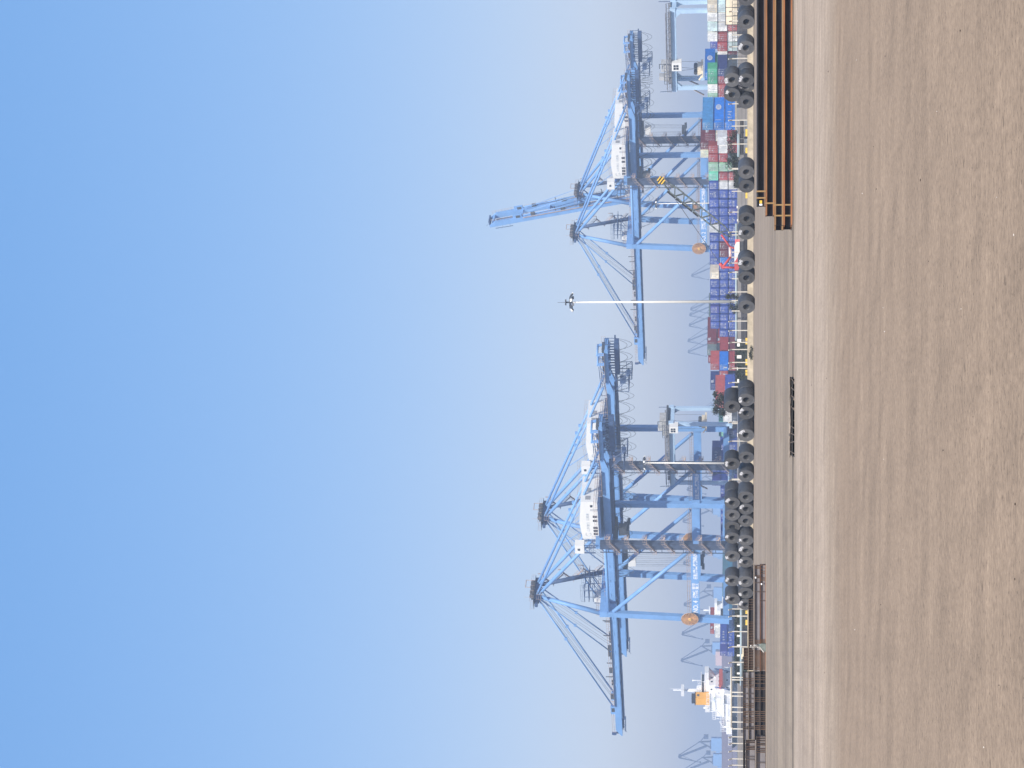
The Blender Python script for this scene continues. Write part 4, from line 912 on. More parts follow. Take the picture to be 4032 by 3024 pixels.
single(1536, .985, 6.75, 6.06, 2.6, 'navy', 'navy container with large white lettering on its side, top of its stack', 'block'); single(1486, .985, 4.1, 6.06, 2.6, 'red', 'red container with a white panel, under the navy one', 'white'); single(1520, 1.0, 4.1, 12.19, 2.6, 'maroon', 'maroon container mostly hidden under the navy one'); single(1500, .985, 1.45, 6.06, 2.6, 'navy', 'navy container at ground level behind the hedge')
single(1606, .95, 4.95, 12.19, 2.8, 'brickred', 'long brick red container whose left end vanishes behind the tree', 'dash'); single(1604, .95, 1.95, 12.19, 2.95, 'blue', 'long blue container under the brick red one beside the tree', 'side')
B = 'left of the tree'
single(1660, .99, 4.4, 6.06, 2.6, 'mint', 'mint container right of the gantry leg, behind the white one'); single(1661, .955, 2.95, 6.06, 2.55, 'white', 'white container left of the tree, before the mint one', 'x'); single(1664, .95, 1.45, 6.06, 1.45, 'grey', 'low dark grey container under the white one by the tree', 'glyph')
single(1718, 1.0, 4.45, 6.06, 2.6, 'mint', 'mint container left of the gantry leg, half hidden'); single(1721, .99, 1.45, 6.06, 2.95, 'navy', 'navy container under the mint one left of the gantry leg')
B = 'left of the yard gantry leg'
stack(1773, ['blue', 'blue', None], B, 0, L=6.06, marks=['glyph', 'glyphside', 'dash'], dirn=LD); stack(1832, ['blue', 'blue', 'navy'], B, 1, L=6.06, marks=['glyph', 'glyph', 'glyphside'], dirn=LD); stack(1858, ['blue', 'blue', 'blue'], B, 2, dirn=LD); stack(1891, ['purple', 'blue', 'purple'], B, 3, marks='glyph', dirn=LD, df=1.005); stack(1912, ['purple', 'blue', 'purple'], B, 4, dirn=LD)
B = 'above the stacked coils'
for k, y in enumerate((1945, 1978, 2011, 2043, 2075, 2108)):
    stack(y, ['blue', 'purple' if k % 3 == 1 else 'blue'], B, k, marks=['dash', ('glyph', 'dash', 'glyph')[k % 3]], dirn='counted from the right')
# containers and reefers aboard a vessel at the left
def aboard(yl, d, z, L, H, c, label, mk): p = gz(yl, d, z) - BV * 1.22 + QV * (L / 2); p.z = z; return container(p, L, H, c, label, mk, 'containers aboard the left vessel')
aboard(2545, 750, 5.05, 12.19, 2.59, 'blue', 'long blue container with white glyphs aboard the left vessel, upper tier', 'glyphside'); aboard(2547, 750, 2.45, 12.19, 2.59, 'blue', 'long blue container aboard the left vessel, lower tier', 'side')
aboard(2582, 748, 5.05, 6.06, 2.59, 'purple', 'violet blue container end aboard the left vessel, upper tier', 'glyph'); aboard(2584, 748, 2.45, 6.06, 2.59, 'blue', 'mid blue container end aboard the left vessel, lower tier', 'glyph')
aboard(2480, 790, 7.7, 6.06, 2.6, 'white', 'white reefer container stacked on blue ones, right one of two', 'x'); aboard(2511, 788, 7.7, 6.06, 2.2, 'white', 'white reefer container stacked on blue ones, left one of two', 'x'); aboard(2496, 800, 10.3, 12.19, 1.6, 'brickred', 'low red container with a white emblem above the white reefers', 'block')
m = MB(); m.prism([(-14, YARD), (-13, YARD - .5), (36, YARD - .5), (40, 2.4), (-14, 2.4)], 1, -9, 9)
# ------------------------------------------------------------------ vessels
HULL = mat('hull_dark_grey', (.045, .05, .06), .5, var=.2, scale=.3); HTEAL = mat('hull_teal', (.03, .17, .26), .5, var=.15, scale=.2); HLIL = mat('hull_brown_lilac', (.16, .12, .16), .6, var=.1, scale=.1)
b0 = gz(2520, 765, 0)
fv = empty('feeder_vessel', 'low dark hull carrying the blue containers at the left', 'ship', (b0.x, b0.y, 0), ROT)
m = MB(); m.prism([(30, YARD), (28, 2.43), (-60, 2.43), (-64, YARD)], 0, -5, 9); m.build('hull', HULL, fv)
m = MB(); m.box(-4.5, -12, 2.43, -1, -2, 7.6); m.build('hatch_coaming', HULL, fv)
# the white ship with the orange funnel
o0 = gz(2745, 800, 0)
ship = empty('cargo_ship', 'white cargo ship superstructure with an orange funnel and red lifeboat', 'ship', (o0.x, o0.y, 0), ROT)
P = lambda n, mb, m, par=ship: mb.build(n, m, par)
m = MB(); m.prism([(17, YARD), (18.5, 3.2), (-92, 3.2), (-99, 5.2), (-94, YARD)], 0, -9, 9); P('hull', m, HULL)
m = MB(); m.box(-8.6, -8, 3.2, 8.6, 6, 6.4); m.box(-8.2, -7.5, 6.4, 7.4, 3.5, 9.8); m.box(-7.6, -7, 9.8, 4.5, 1, 12.4); m.prism([(-7.6, 9.8), (-11.5, 12.3), (-7.6, 12.3)], 1, -5, -3.4)
ho = P('accommodation', m, WHT2)
for z, x0, x1, y1, n in ((4.9, -8, 6, 6, 4), (8.1, -7.5, 5, 3.5, 4), (11.0, -7, 3, 1, 3)):
    for k in range(n):
        w = MB(); x = x0 + (x1 - x0) * (k + .5) / n; w.box(x - .35, y1, z, x + .35, y1 + .05, z + .7); w.build('window', GLS, ho)
for z, xx, y0, y1, n in ((7.9, -8.2, -6.5, 2.5, 4), (10.9, -7.6, -6, 0, 3), (4.9, -8.6, -7, 5, 3)):
    for k in range(n):
        w = MB(); y = y0 + (y1 - y0) * (k + .5) / n; w.box(xx - .05, y - .35, z, xx, y + .35, z + .7); w.build('window', GLS, ho)
m = MB(); m.box(-12, -5, 12.4, 11, -1.6, 14.0); P('bridge_wing', m, WHT2)
m = MB(); m.box(-7, -5.4, 14.0, 5, -1.4, 15.3); wo = P('wheelhouse', m, WHT2)
w = MB(); w.box(-6.8, -1.4, 14.35, 4.8, -1.34, 15.05); w.box(-7.06, -5.2, 14.35, -7, -1.6, 15.05); w.build('window_band', GLS, wo)
w = MB(); w.box(-8, -5.8, 15.3, 6, -1.0, 15.5); w.rail((-8, -1, 15.5), (6, -1, 15.5), 1.1, 1.5, .06); w.tube((-6, -3, 15.5), (-6, -3, 19), .18, n=6); w.tube((-6.8, -3, 18.6), (-5.2, -3, 18.6), .1, n=4); w.cbox((-3, -2, 16.2), (1.2, 1.2, 1.4)); w.cbox((-1, -3.5, 16.4), (1.6, 1, 1.8)); w.tube((2, -2, 15.5), (2, -2, 18.5), .1, n=5); w.build('monkey_island', WHT2, wo)
m = MB(); m.tube((-.2, -3, 15.4), (-.2, -3, 21.2), 1.0, .55, n=12); m.box(-1.8, -4.6, 22.2, 1.6, -1.4, 23.4); m.tube((-.2, -3, 21), (-.2, -3, 26.5), .22, n=6); m.tube((-.9, -3, 21), (-.9, -3, 28), .07, n=4); P('radar_mast', m, WHT2)
m = MB(); m.prism([(-1.9, 8.5), (1.9, 8.5), (1.8, 17.9), (-1.8, 17.9)], 1, -.6, 2.8); fo = P('funnel', m, ORG)
w = MB(); w.box(-1.5, -.2, 17.9, 1.5, 2.4, 19.2); w.box(-1.95, -.75, 17.7, 1.95, 2.95, 17.95); w.build('funnel_top', BLK, fo)
w = MB(); w.box(-.3, 2.8, 12.6, .3, 2.86, 12.9); w.box(-1.95, .6, 16.2, -1.9, 1.5, 17.0); w.build('funnel_vent', DKG, fo)
m = MB(); m.prism([(-5, 7.5), (-4.4, 7.0), (3.6, 7.0), (4.2, 7.6), (3.9, 8.4), (-4.7, 8.4)], 0, -10.8, -9.0); lb = P('lifeboat', m, mat('lifeboat_red', (.55, .10, .06), .5))
for y in (-5.4, 4.2):
    m = MB(); m.line([(-8.4, y, 4), (-9.6, y, 6.6), (-9.9, y - .3, 10.2)], .22, n=6); P('davit', m, mat('davit_blue', (.04, .09, .28), .5))
m = MB(); m.box(-7.4, 6.05, 3.65, 7.2, 10.5, 6.3); m.box(-6, 3.55, 6.6, 4.5, 6.3, 9.6); m.box(-2.6, 1.05, 9.9, 3.2, 4.4, 11.9); m.box(2, 11, 3.6, 6, 14, 5.6); m.box(-6, 11.5, 3.6, -3, 15, 5.0)
for z, y0, y1, x0, x1 in ((6.6, 6, 11, -8, 8), (3.6, 6, 17.5, -8.6, 8.6), (9.9, 3.5, 6.5, -6, 6), (12.2, 1, 5, -3, 3.5)):
    m.box(x0, y0, z - .2, x1, y1, z); m.rail((x0, y1, z), (x1, y1, z), 1.1, 1.2, .07); m.rail((x0, y0, z), (x0, y1, z), 1.1, 1.2, .07)
    for x in (x0 + .2, x1 - .2): m.tube((x, y1 - .2, z - 3.2), (x, y1 - .2, z), .12, n=5)
m.line([(-5, 8, 6.6), (-2, 9, 9.5), (2, 9, 7)], .2, n=5); m.tube((4, 12, 3.6), (4, 12, 7), .3, n=6); m.beam((4, 12, 7), (0, 13, 8), .4, .4); m.tube((1.5, 4.5, 12.2), (1.5, 4.5, 14.5), .4, n=6)
P('aft_deck', m, WHT2)
m = MB(); m.box(-3.2, 3.6, 7.2, -1.4, 5.4, 10.0); m.box(-1.0, 3.6, 6.6, .4, 5.4, 8.8); P('deck_locker', m, mat('locker_blue', (.03, .17, .50), .5))
m = MB(); m.box(-3.6, 3.4, 8.4, -3.2, 4.4, 10.2); P('deck_locker', m, mat('locker_green', (.04, .2, .12), .5))
# distant white ship with teal hull
o1 = gz(2392, 950, 0)
s2 = empty('cargo_ship', 'distant white ship with a teal hull seen between the NO. 4 crane legs', 'ship', (o1.x, o1.y, 0), ROT)
m = MB(); m.prism([(12, YARD), (13, 5.6), (-60, 5.6), (-66, 7), (-62, YARD)], 0, -7, 7); m.build('hull', HTEAL, s2)
m = MB(); m.box(-5, -2, 5.6, 5, 8, 8.3); m.box(-4, 0, 8.3, 4, 6, 10.6); m.box(-6, 0, 10.6, 6, 3, 11.8); m.tube((0, 2, 11.8), (0, 2, 17), .35, n=6); m.box(-2.5, 1.8, 14, 2.5, 2.2, 14.4); m.tube((2, 5, 10), (2, 5, 14), .6, n=8); m.build('superstructure', WHT2, s2)
m = MB(); m.box(-5.5, -40, 5.6, 5.5, -6, 8.2); m.build('hatch_cover', mat('hatch_teal_grey', (.06, .16, .20), .6, var=.3, scale=.3), s2)
# faded long hull on the horizon
o2 = gz(2800, 1750, 0)
s3 = empty('bulk_carrier', 'long faded lilac hull on the horizon behind the white ship', 'ship', (o2.x, o2.y, 0), 0)
m = MB(); m.prism([(-90, YARD), (-96, 14.2), (62, 14.2), (58, YARD)], 1, -12, 12); m.build('hull', HLIL, s3)
m = MB(); m.box(40, -8, 14.2, 52, 8, 19.5); m.build('superstructure', mat('faded_pink_white', (.6, .45, .45), .6), s3)
# ------------------------------------------------------------------ distant level-luffing jib cranes
JM = {}
def jib(y, v, d, label):
    tip = gz(y, d, 10); s = ((VH - v) * d / FPX) / 43.3
    root = empty('jib_crane', label, 'harbour crane', (tip.x + 8.9 * s, tip.y, YARD), 0, 'faded jib cranes across the harbour'); root.scale = (s, s, s)
    def part(n, f, m):
        if n not in JM: mb = MB(); f(mb); JM[n] = mb.build(n, m, root)
        else: o = JM[n].copy(); COL.objects.link(o); o.parent = root
    def boom(b):
        for yy in (-1, 1): b.beam((0, yy * 1.4, 22.5), (-8.6, yy * .5, 43.5), .9, 1.2); 
        for k in range(6): b.tube((-8.6 * k / 6, -1.4 + .15 * k, 22.5 + 21 * k / 6), (-8.6 * (k + 1) / 6, 1.2 - .15 * k, 22.5 + 21 * (k + 1) / 6), .2, n=4)
    def fly(b): b.beam((-6.6, 0, 42.5), (-9.2, 0, 43.4), .8, 1.3); b.beam((-9.2, 0, 43.4), (-12.4, 0, 28), 1.0, .9, (0, 1, 0), .5, .4); b.beam((-8.2, 0, 40), (-11.8, 0, 31), .3, .3); b.tube((-12.4, 0, 28), (-12.4, 0, 26.6), .5, n=6)
    def tie(b): b.beam((-6.8, .5, 42.3), (2.8, .5, 28), .45, .5); b.beam((-6.8, -.5, 42.3), (2.8, -.5, 28), .45, .5)
    def tower(b):
        for yy in (-1.6, 1.6): b.beam((3.4, yy, 19), (2.8, yy * .5, 28.5), .7, .7); b.beam((-1.5, yy, 19), (2.6, yy * .5, 27), .5, .5)
        b.beam((2.8, 0, 27.5), (7, 0, 24), .6, .6); b.box(5.4, -1.6, 21.2, 8.4, 1.6, 24.6); b.box(-2, -2, 19, 4, 2, 20)
    def house(b): b.prism([(-3.4, 11.2), (6.4, 11.2), (6.4, 19), (-3.0, 19)], 1, -3.2, 3.2); b.box(-4.6, -3.0, 12.5, -3.4, -.8, 15.5)
    def col(b): b.tube((1.2, 0, 6), (1.2, 0, 11.3), 2.2, 2.6, n=14); b.box(-4, -4, 5, 6.4, 4, 6.2)
    def legs(b):
        for x in (-4.2, 6.6):
            for yy in (-4, 4): b.beam((1.2 + (x - 1.2) * 1.05, yy * 1.1, 0), (1.2 + (x - 1.2) * .8, yy * .8, 5.4), 1, 1)
    part('jib_boom', boom, CB2); part('fly_jib', fly, CB2); part('tie_link', tie, CB2); part('slewing_tower', tower, CB2); part('machinery_house', house, CB); part('column', col, CB); part('portal_leg', legs, CB)
LB = [(2500, 2686, 1900, 'faded blue jib crane just left of the NO. 4 crane leg'), (2605, 2683, 1900, 'faded blue jib crane between the container vessel and the white ship'), (2985, 2673, 1850, 'faded blue jib crane nearest the left edge, tip fully visible'), (3042, 2690, 1900, 'faded blue jib crane cut by the left edge'),
      (1086, 2724, 2500, 'very faint jib crane right of the floodlight mast, above the cream container'), (1218, 2720, 2500, 'very faint jib crane directly left of the floodlight mast'), (1241, 2716, 2480, 'very faint jib crane second left of the floodlight mast'), (1282, 2714, 2480, 'very faint jib crane third left of the floodlight mast'), (1343, 2710, 2450, 'very faint jib crane above the long maroon container'), (1387, 2710, 2450, 'very faint jib crane above the grey-green container end'),
      (2055, 2690, 2100, 'faint jib crane seen between the legs of the two left quay cranes'), (2222, 2692, 2100, 'faint jib crane seen under the NO. 4 lettering'), (2385, 2694, 2100, 'faint jib crane behind the teal-hulled ship'), (1930, 2706, 2200, 'faint jib crane left of the yard gantry'), (1608, 2772, 2300, 'tiny faint jib crane behind the tree')]
for a in LB: jib(*a)
# ------------------------------------------------------------------ water and far quay
c4 = Vector((-41.175, 596.697, 0))
e0 = c4 + BV * 37 - QV * 900; e1 = c4 + BV * 37 + QV * 2500
e0.y = max(e0.y, 301)
k = (301.0 - (c4 + BV * 37).y) / QV.y; e0 = c4 + BV * 37 + QV * k
wv = [(e0.x, e0.y, YARD + .006), (e1.x, e1.y, YARD + .006), (-1390, e1.y, YARD + .006), (-1390, 301, YARD + .006)]
wo_ = MB().add(wv, [(0, 1, 2, 3)]).build('water', mat('harbour_water', (.03, .07, .09), .12, var=.2, scale=.05)); wo_['kind'] = 'structure'
# ------------------------------------------------------------------ planting, barriers and clutter between fence and yard
LEAF = [mat('leaf_dark_green', (.026, .036, .024), .7, var=.3, scale=2), mat('leaf_mid_green', (.042, .052, .034), .7, var=.3, scale=2), mat('leaf_olive', (.065, .068, .045), .7, var=.3, scale=2)]
def leaves(n, f, size, seed):
    r = random.Random(seed); m = MB()
    for _ in range(n):
        c = f(r)
        if c is None: continue
        a = Vector((r.uniform(-1, 1), r.uniform(-1, 1), r.uniform(-.6, .6))).normalized(); b = a.cross(Vector((r.uniform(-1, 1), r.uniform(-1, 1), r.uniform(-1, 1)))).normalized(); s = size * r.uniform(.6, 1.5)
        m.add([c - a * s, c + b * s * .5, c + a * s, c - b * s * .5], [(0, 1, 2, 3)], mi=r.choice((0, 0, 1, 1, 2)))
    return m
def clumps(cs):
    def f(r):
        c, rad = r.choice(cs)
        v = Vector((r.gauss(0, .55), r.gauss(0, .55), r.gauss(0, .55)))
        return Vector((c[0] + v.x * rad[0], c[1] + v.y * rad[1], c[2] + v.z * rad[2]))
    return f
def tree(name, y, d, z0, cs, n, size, label, cat, trunk, seed):
    root = empty(name, label, cat, gz(y, d, z0))
    leaves(n, clumps(cs), size, seed).build('crown', LEAF, root)
    m = MB()
    for a, b, r0, r1 in trunk: m.tube(a, b, r0, r1, n=7)
    m.build('trunk' if name == 'tree' else 'stem', TIMB, root)
tree('tree', 1590, 285, 0, [((-.9, 0, 4.5), (.6, .6, .42)), ((.2, .2, 4.2), (.75, .7, .55)), ((-.3, 0, 3.3), (1.0, .8, .7)), ((.9, 0, 3.7), (.55, .6, .5)), ((-1.2, 0, 3.6), (.5, .6, .4)), ((.3, 0, 2.6), (.9, .7, .6)), ((1.35, 0, 4.55), (.3, .3, .25)), ((.9, .1, 2.7), (.5, .5, .5)), ((-.5, 0, 2.0), (.6, .6, .5))], 3000, .12, 'dark leafy tree standing behind the heap of coils', 'tree',
     [((0, 0, 0), (.1, 0, 2.2), .13, .09), ((.1, 0, 2.2), (-.7, 0, 4.2), .07, .03), ((.1, 0, 2.2), (.3, 0, 4.2), .07, .03), ((.1, 0, 2.2), (.95, 0, 3.6), .06, .02)], 21)
tree('shrub', 1168, 282, .3, [((0, 0, 2.5), (.32, .3, .35)), ((0.1, 0, 1.9), (.5, .4, .5)), ((-.1, 0, 1.3), (.5, .4, .5))], 700, .09, 'dark pointed shrub just right of the tall floodlight mast', 'shrub', [((0, 0, -.3), (0, 0, 2.4), .06, .02)], 22)
tree('shrub', 1210, 282, .3, [((.1, 0, 2.0), (.5, .3, .3)), ((-.4, 0, 1.6), (.5, .4, .35)), ((0.1, 0, 1.2), (.5, .4, .5))], 700, .09, 'dark spreading shrub just left of the tall floodlight mast', 'shrub', [((0, 0, -.3), (.1, 0, 2), .06, .02)], 23)
tree('shrub', 560, 282, .3, [((0, 0, 2.1), (1.0, .4, .5)), ((-1.5, 0, 1.9), (.9, .4, .5)), ((-2.6, 0, 1.6), (.7, .4, .45)), ((1.0, 0, 1.7), (.8, .4, .5))], 1300, .10, 'dark green bushes under the red and white container block', 'shrub', [((0, 0, -.3), (0, 0, 2), .06, .02)], 24)
tree('shrub', 640, 282, .3, [((0, 0, 2.3), (.6, .4, .5)), ((-.5, 0, 1.6), (.8, .4, .5)), ((.5, 0, 1.5), (.6, .4, .5))], 800, .10, 'dark green bush behind the fence, right of the coil pair', 'shrub', [((0, 0, -.3), (0, 0, 2), .06, .02)], 25)
tree('shrub', 1393, 194.2, 0, [((-.35, 0, .18), (.3, .2, .16)), ((.1, 0, .2), (.32, .2, .2)), ((.5, 0, .15), (.25, .2, .14)), ((-.1, .1, .3), (.25, .15, .12))], 700, .05, 'low dry shrub growing against the foot of the fence wall', 'shrub', [((0, 0, 0), (0, 0, .25), .02, .01)], 26)
def hedge(y0, y1, d, z0, z1, label, seed, n):
    a = gz(y0, d, 0).x; b = gz(y1, d, 0).x; p = gz((y0 + y1) / 2, d, 0); L = abs(b - a)
    root = empty('hedge', label, 'hedge', (p.x, p.y, 0))
    def f(r): return Vector((r.uniform(-L / 2, L / 2), r.uniform(-.45, .45), z0 + (z1 - z0) * r.random() ** .8 + r.uniform(-.05, .08) * math.sin(r.random() * 9)))
    leaves(n, f, .12, seed).build('foliage', LEAF, root)
    m = MB(); m.box(-L / 2 + .1, -.3, 0, L / 2 - .1, .3, z1 - .25); m.build('hedge_core', LEAF[0], root)
hedge(2400, 2690, 288, .9, 1.85, 'clipped dark green hedge at the left behind the white marker blocks', 31, 3200)
hedge(1342, 1535, 284, .3, 1.8, 'dark green hedge below the navy container, behind the yellow barriers', 32, 2600)
hedge(632, 740, 286, .3, 2.0, 'short dark green hedge behind the coil pair right of the crane boom', 33, 1500)
for k, y in enumerate((2426, 2465, 2504, 2542, 2581, 2617, 2652)):
    p = gz(y, 284, 0); m = MB(); m.box(-.13, -.06, 1.02, .13, .06, 1.56); root = empty('marker_board', 'white marker board before the left hedge, %s from the right' % ORD[k], 'marker board', (p.x, p.y, 0), 0, 'white boards along the left hedge')
    m.build('board', WHT, root); m = MB(); m.tube((0, 0, 0), (0, 0, 1.02), .03, n=5); m.build('post', DKG, root)
for k, (y, v0, v1, w) in enumerate(((815, 2900, 2906, .16), (867, 2901, 2906, .16), (1340, 2903, 2918, .2), (1358, 2902, 2913, .22), (1405, 2901, 2919, .22), (1452, 2901, 2905, .2), (1500, 2902, 2910, .25), (1712, 2902, 2910, .25))):
    z1 = CH + (VH - v0) / 28.4; z0 = CH + (VH - v1) / 28.4; p = gz(y, 281, 0)
    root = empty('marker_board', 'small white board on a post behind the fence, %s from the right' % ORD[k], 'marker board', (p.x, p.y, 0), 0, 'small white boards behind the fence')
    m = MB(); m.box(-w, -.05, z0, w, .05, z1); m.build('board', WHT, root); m = MB(); m.tube((0, 0, 0), (0, 0, z0), .03, n=5); m.build('post', DKG, root)
for k, (a, b) in enumerate(((509, 537), (582, 603), (759, 781), (1331, 1342), (1345, 1356), (1414, 1426), (1428, 1438), (1456, 1466), (1468, 1478), (2404, 2417), (2441, 2461))):
    d = 252; xa_, xb_ = gz(b, d, .4).x, gz(a, d, .4).x; p = gz((a + b) / 2, d, 0)
    root = empty('road_barrier', 'yellow road barrier behind the fence, %s from the right' % ORD[k], 'barrier', (p.x, p.y, 0), 0, 'yellow barriers along the road'); w = (xb_ - xa_) / 2
    m = MB(); m.prism([(-.18, .16), (.18, .16), (.12, .52), (-.12, .52)], 0, -w, w); m.build('barrier_body', YEL, root)
    m = MB()
    for x in (-w + .1, w - .1): m.box(x - .06, -.15, 0, x + .06, .15, .16)
    m.build('foot', BLK, root)
for k, (a, b, z, r, d) in enumerate(((880, 1346, 1.62, .19, 292), (2380, 2700, .95, .2, 276), (1640, 1770, 1.0, .2, 276), (528, 618, 1.3, .22, 280))):
    xa_, xb_ = gz(b, d, 1).x, gz(a, d, 1).x; p = gz((a + b) / 2, d, 0); w = (xb_ - xa_) / 2
    root = empty('pipeline', 'pale blue horizontal pipe on short supports ' + ('right and left of the floodlight mast', 'in front of the left hedge', 'behind the coils left of the tree', 'under the long blue containers')[k], 'pipe', (p.x, p.y, 0))
    m = MB(); m.tube((-w, 0, z), (w, 0, z), r, n=12); m.build('pipe', PIPEB, root)
    for q in range(int(w * 2 / 3) + 1):
        m = MB(); x = -w + .4 + q * 3; m.box(x - .1, -.12, 0, x + .1, .12, z - r); m.build('support', DKG, root)
# dark stock lying between the fence and the yard
for k, (a, b, z, d, lab) in enumerate(((1100, 1335, .95, 262, 'low dark pile of flat steel plates under the floodlight mast'), (300, 420, 1.5, 262, 'dark pile of steel plates behind the stacked right coils'), (540, 700, .6, 268, 'low dark plate pile behind the yellow barriers on the right'), (1640, 1800, 1.1, 262, 'dark pile of steel plates behind the coils left of the tree'), (2480, 2560, .9, 262, 'dark heap of plates before the left hedge'), (2680, 2880, 1.0, 262, 'long dark plate pile below the white ship'), (0, 130, 1.5, 262, 'dark grey plate pile under the beige hoarding'))):
    xa_, xb_ = gz(b, d, 1).x, gz(a, d, 1).x; p = gz((a + b) / 2, d, 0); w = (xb_ - xa_) / 2; random.seed(50 + k)
    m = MB(); zz = 0.0
    while zz < z:
        h = random.uniform(.08, .18); x = -w
        while x < w:
            L = random.uniform(1.6, 3.4); x2 = min(w, x + L); m.box(x + .03, -1.2 + random.uniform(-.06, .06), zz, x2 - .03, 1.2, zz + h - .02); x = x2
        zz += h
    o = m.build('plate_pile', ASPH); o.location = (p.x, p.y, 0); tag(o, lab, 'steel plates')
# open racks of dark square-section stock behind the right fence
for k, (a, b, z0, n) in enumerate(((478, 500, .62, 5), (504, 542, .62, 9), (550, 566, .62, 4), (568, 602, .62, 8))):
    d = 258; p = gz((a + b) / 2, d, 0); w = (gz(a, d, 1).x - gz(b, d, 1).x) / 2
    m = MB()
    for r_ in range(2):
        for c in range(n): x = -w + 2 * w * (c + .5) / n; m.cbox((x, 0, z0 + .18 + r_ * .24), (2 * w / n * .62, 2.0, .17))
    root = empty('stock_rack', 'rack of dark square tubes behind the fence, %s from the right' % ORD[k], 'tube rack', (p.x, p.y, 0), 0, 'racks of square tubes'); m.build('square_tube_stock', BLK, root)
    m = MB(); m.box(-w, -.9, 0, w, .9, z0); m.build('rack_base', mat('rack_grey', (.2, .22, .24), .7, var=.2), root)
# beige hoarding at the right edge
d = 294; xa_, xb_ = gz(96, d, 2).x, gz(-60, d, 2).x; p = gz(96, d, 0)
hd = empty('site_hoarding', 'beige ribbed hoarding under the pale container block at the right', 'hoarding', (xa_, p.y, 0))
m = MB(); m.box(0, 0, 1.0, xb_ - xa_, .08, 3.15)
for q in range(int((xb_ - xa_) / .4)): m.box(q * .4, -.03, 1.02, q * .4 + .16, 0, 3.12)
m.build('panel', CMAT['cream'], hd)
m = MB(); m.box(-.05, -.06, 3.15, xb_ - xa_, .12, 3.22); m.box(-.05, -.06, .92, xb_ - xa_, .12, 1.0)
for q in range(5): m.box(q * 1.25 - .05, -.06, 0, q * 1.25 + .03, .12, 3.15)
m.build('hoarding_frame', DKG, hd)
# loose stones on the yard
random.seed(77)
STN = []
for k in range(6):
    bm = bmesh.new(); bmesh.ops.create_icosphere(bm, subdivisions=1, radius=1)
    for v in bm.verts: v.co *= random.uniform(.65, 1.2)
    me = bpy.data.meshes.new('stone'); bm.to_mesh(me); bm.free(); me.materials.append(mat('pale_stone', (.55, .5, .44), .9, var=.2, scale=6) if k < 3 else mat('dark_clod', (.07, .055, .045), .95, var=.3, scale=6)); STN.append(me)
for k in range(44):
    v = 2985 + (4025 - 2985) * random.random() ** 1.1; dd = CH * FPX / (v - VH); y = random.uniform(5, 3019); q = gz(y, dd, 0)
    if hx0 - 1 < q.x < hx1 + 1 and 56 < q.y < 61: continue
    if q.y > 58 and q.x > 4: continue
    if q.y > 110: continue
    i = random.randrange(6); r = random.uniform(.003, .007) * (1 + dd / 60)
    o = bpy.data.objects.new('stone', STN[i]); COL.objects.link(o); o.location = (q.x, q.y, r * .45); o.scale = (r * random.uniform(.8, 1.6), r, r * random.uniform(.5, .9)); o.rotation_euler = (0, 0, random.uniform(0, 6))
    tag(o, 'small pale loose stone lying on the bare concrete yard' if i < 3 else 'small dark clod lying on the bare concrete yard', 'stone', 'loose stones and clods on the yard')
# ------------------------------------------------------------------ air, sky, sun, camera
hz = MB().box(-2990, -40, -1, 2990, 5990, 112).build('haze', None if 0 else GM)
hz.data.materials.clear()
hm = bpy.data.materials.new('haze'); hm.use_nodes = True; nt = hm.node_tree
for n_ in list(nt.nodes): nt.nodes.remove(n_)
ou = nt.nodes.new('ShaderNodeOutputMaterial'); pv = nt.nodes.new('ShaderNodeVolumePrincipled')
pv.inputs['Color'].default_value = (.47, .585, .76, 1); pv.inputs['Density'].default_value = HAZE; pv.inputs['Anisotropy'].default_value = -0.2
pv.inputs['Density Attribute'].default_value = ''
nt.links.new(pv.outputs[0], ou.inputs['Volume']); hz.data.materials.append(hm); hz['kind'] = 'stuff'
SEL, SAZ = math.radians(45), math.radians(3)     # sun height; swing to the left of straight behind the viewer
sd = Vector((-math.sin(SAZ) * math.cos(SEL), -math.cos(SAZ) * math.cos(SEL), math.sin(SEL)))
w = bpy.data.worlds.new('World'); scene.world = w; w.use_nodes = True; nt = w.node_tree
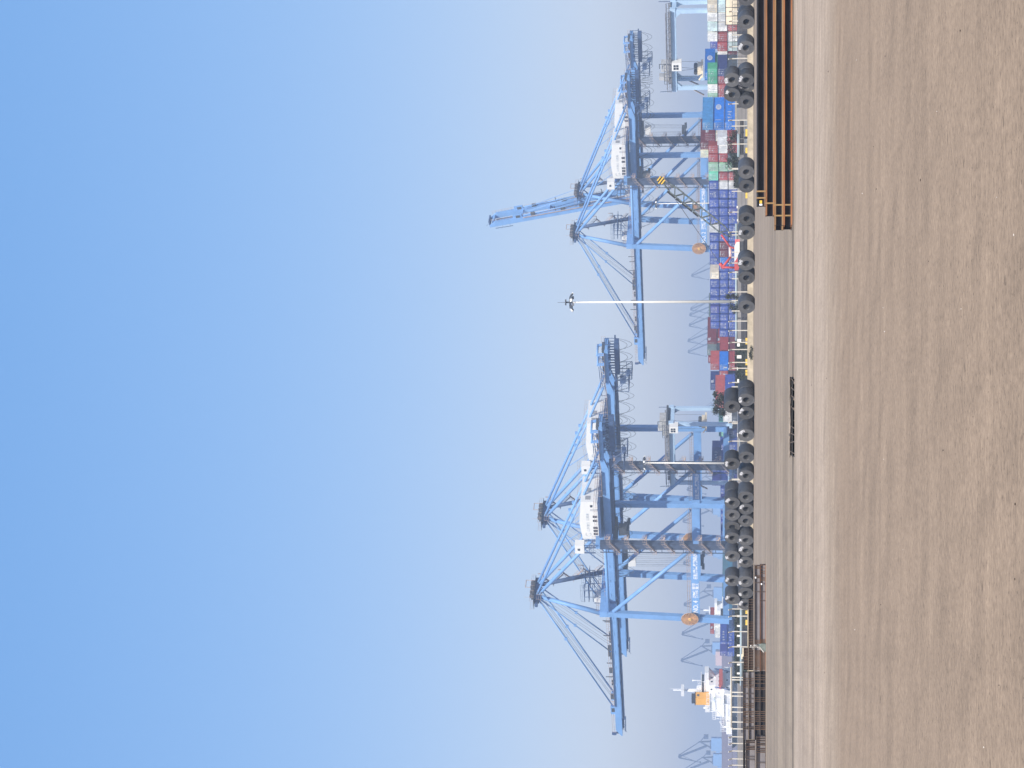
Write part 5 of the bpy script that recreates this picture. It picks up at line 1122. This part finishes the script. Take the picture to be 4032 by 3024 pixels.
bg = nt.nodes['Background']; sky = nt.nodes.new('ShaderNodeTexSky'); sky.sky_type = 'NISHITA'; sky.sun_disc = False
sky.sun_elevation = SEL; sky.sun_rotation = PI + SAZ; sky.altitude = 0; sky.air_density = 1.0; sky.dust_density = 1.2; sky.ozone_density = 2.0
hs = nt.nodes.new('ShaderNodeHueSaturation'); hs.inputs['Saturation'].default_value = SKYSAT; hs.inputs['Value'].default_value = 1
gm = nt.nodes.new('ShaderNodeGamma'); gm.inputs[1].default_value = .30; nt.links.new(sky.outputs[0], gm.inputs[0]); nt.links.new(gm.outputs[0], hs.inputs['Color']); hs.inputs['Value'].default_value = 2.6
tn = nt.nodes.new('ShaderNodeMix'); tn.data_type = 'RGBA'; tn.blend_type = 'MULTIPLY'; tn.inputs[0].default_value = 1; tn.inputs[7].default_value = (1.02, .94, 1.08, 1); nt.links.new(hs.outputs[0], tn.inputs[6]); nt.links.new(tn.outputs[2], bg.inputs[0]); bg.inputs[1].default_value = SKY
sl_ = bpy.data.lights.new('sun', 'SUN'); sl_.energy = SUN; sl_.angle = math.radians(.5); sl_.color = (1, .95, .87)
so_ = bpy.data.objects.new('sun', sl_); COL.objects.link(so_); so_.rotation_euler = sd.to_track_quat('Z', 'Y').to_euler(); so_.location = (0, -30, 200)
cam = bpy.data.cameras.new('camera'); co_ = bpy.data.objects.new('camera', cam); COL.objects.link(co_)
cam.sensor_width = 36; cam.lens = 36 * FPX / 4032; cam.clip_start = .1; cam.clip_end = 9000
co_.matrix_world = Matrix.Translation(EYE) @ Matrix(((-CU.x, CR.x, -CF.x), (-CU.y, CR.y, -CF.y), (-CU.z, CR.z, -CF.z))).to_4x4()
scene.camera = co_
scene.view_settings.view_transform = 'Standard'; scene.view_settings.look = 'None'; scene.view_settings.exposure = EXPO; scene.view_settings.gamma = 1
scene.cycles.use_denoising = True; scene.cycles.use_adaptive_sampling = False; scene.cycles.max_bounces = 5; scene.cycles.volume_bounces = 0; scene.cycles.transparent_max_bounces = 8
scene.render.film_transparent = False
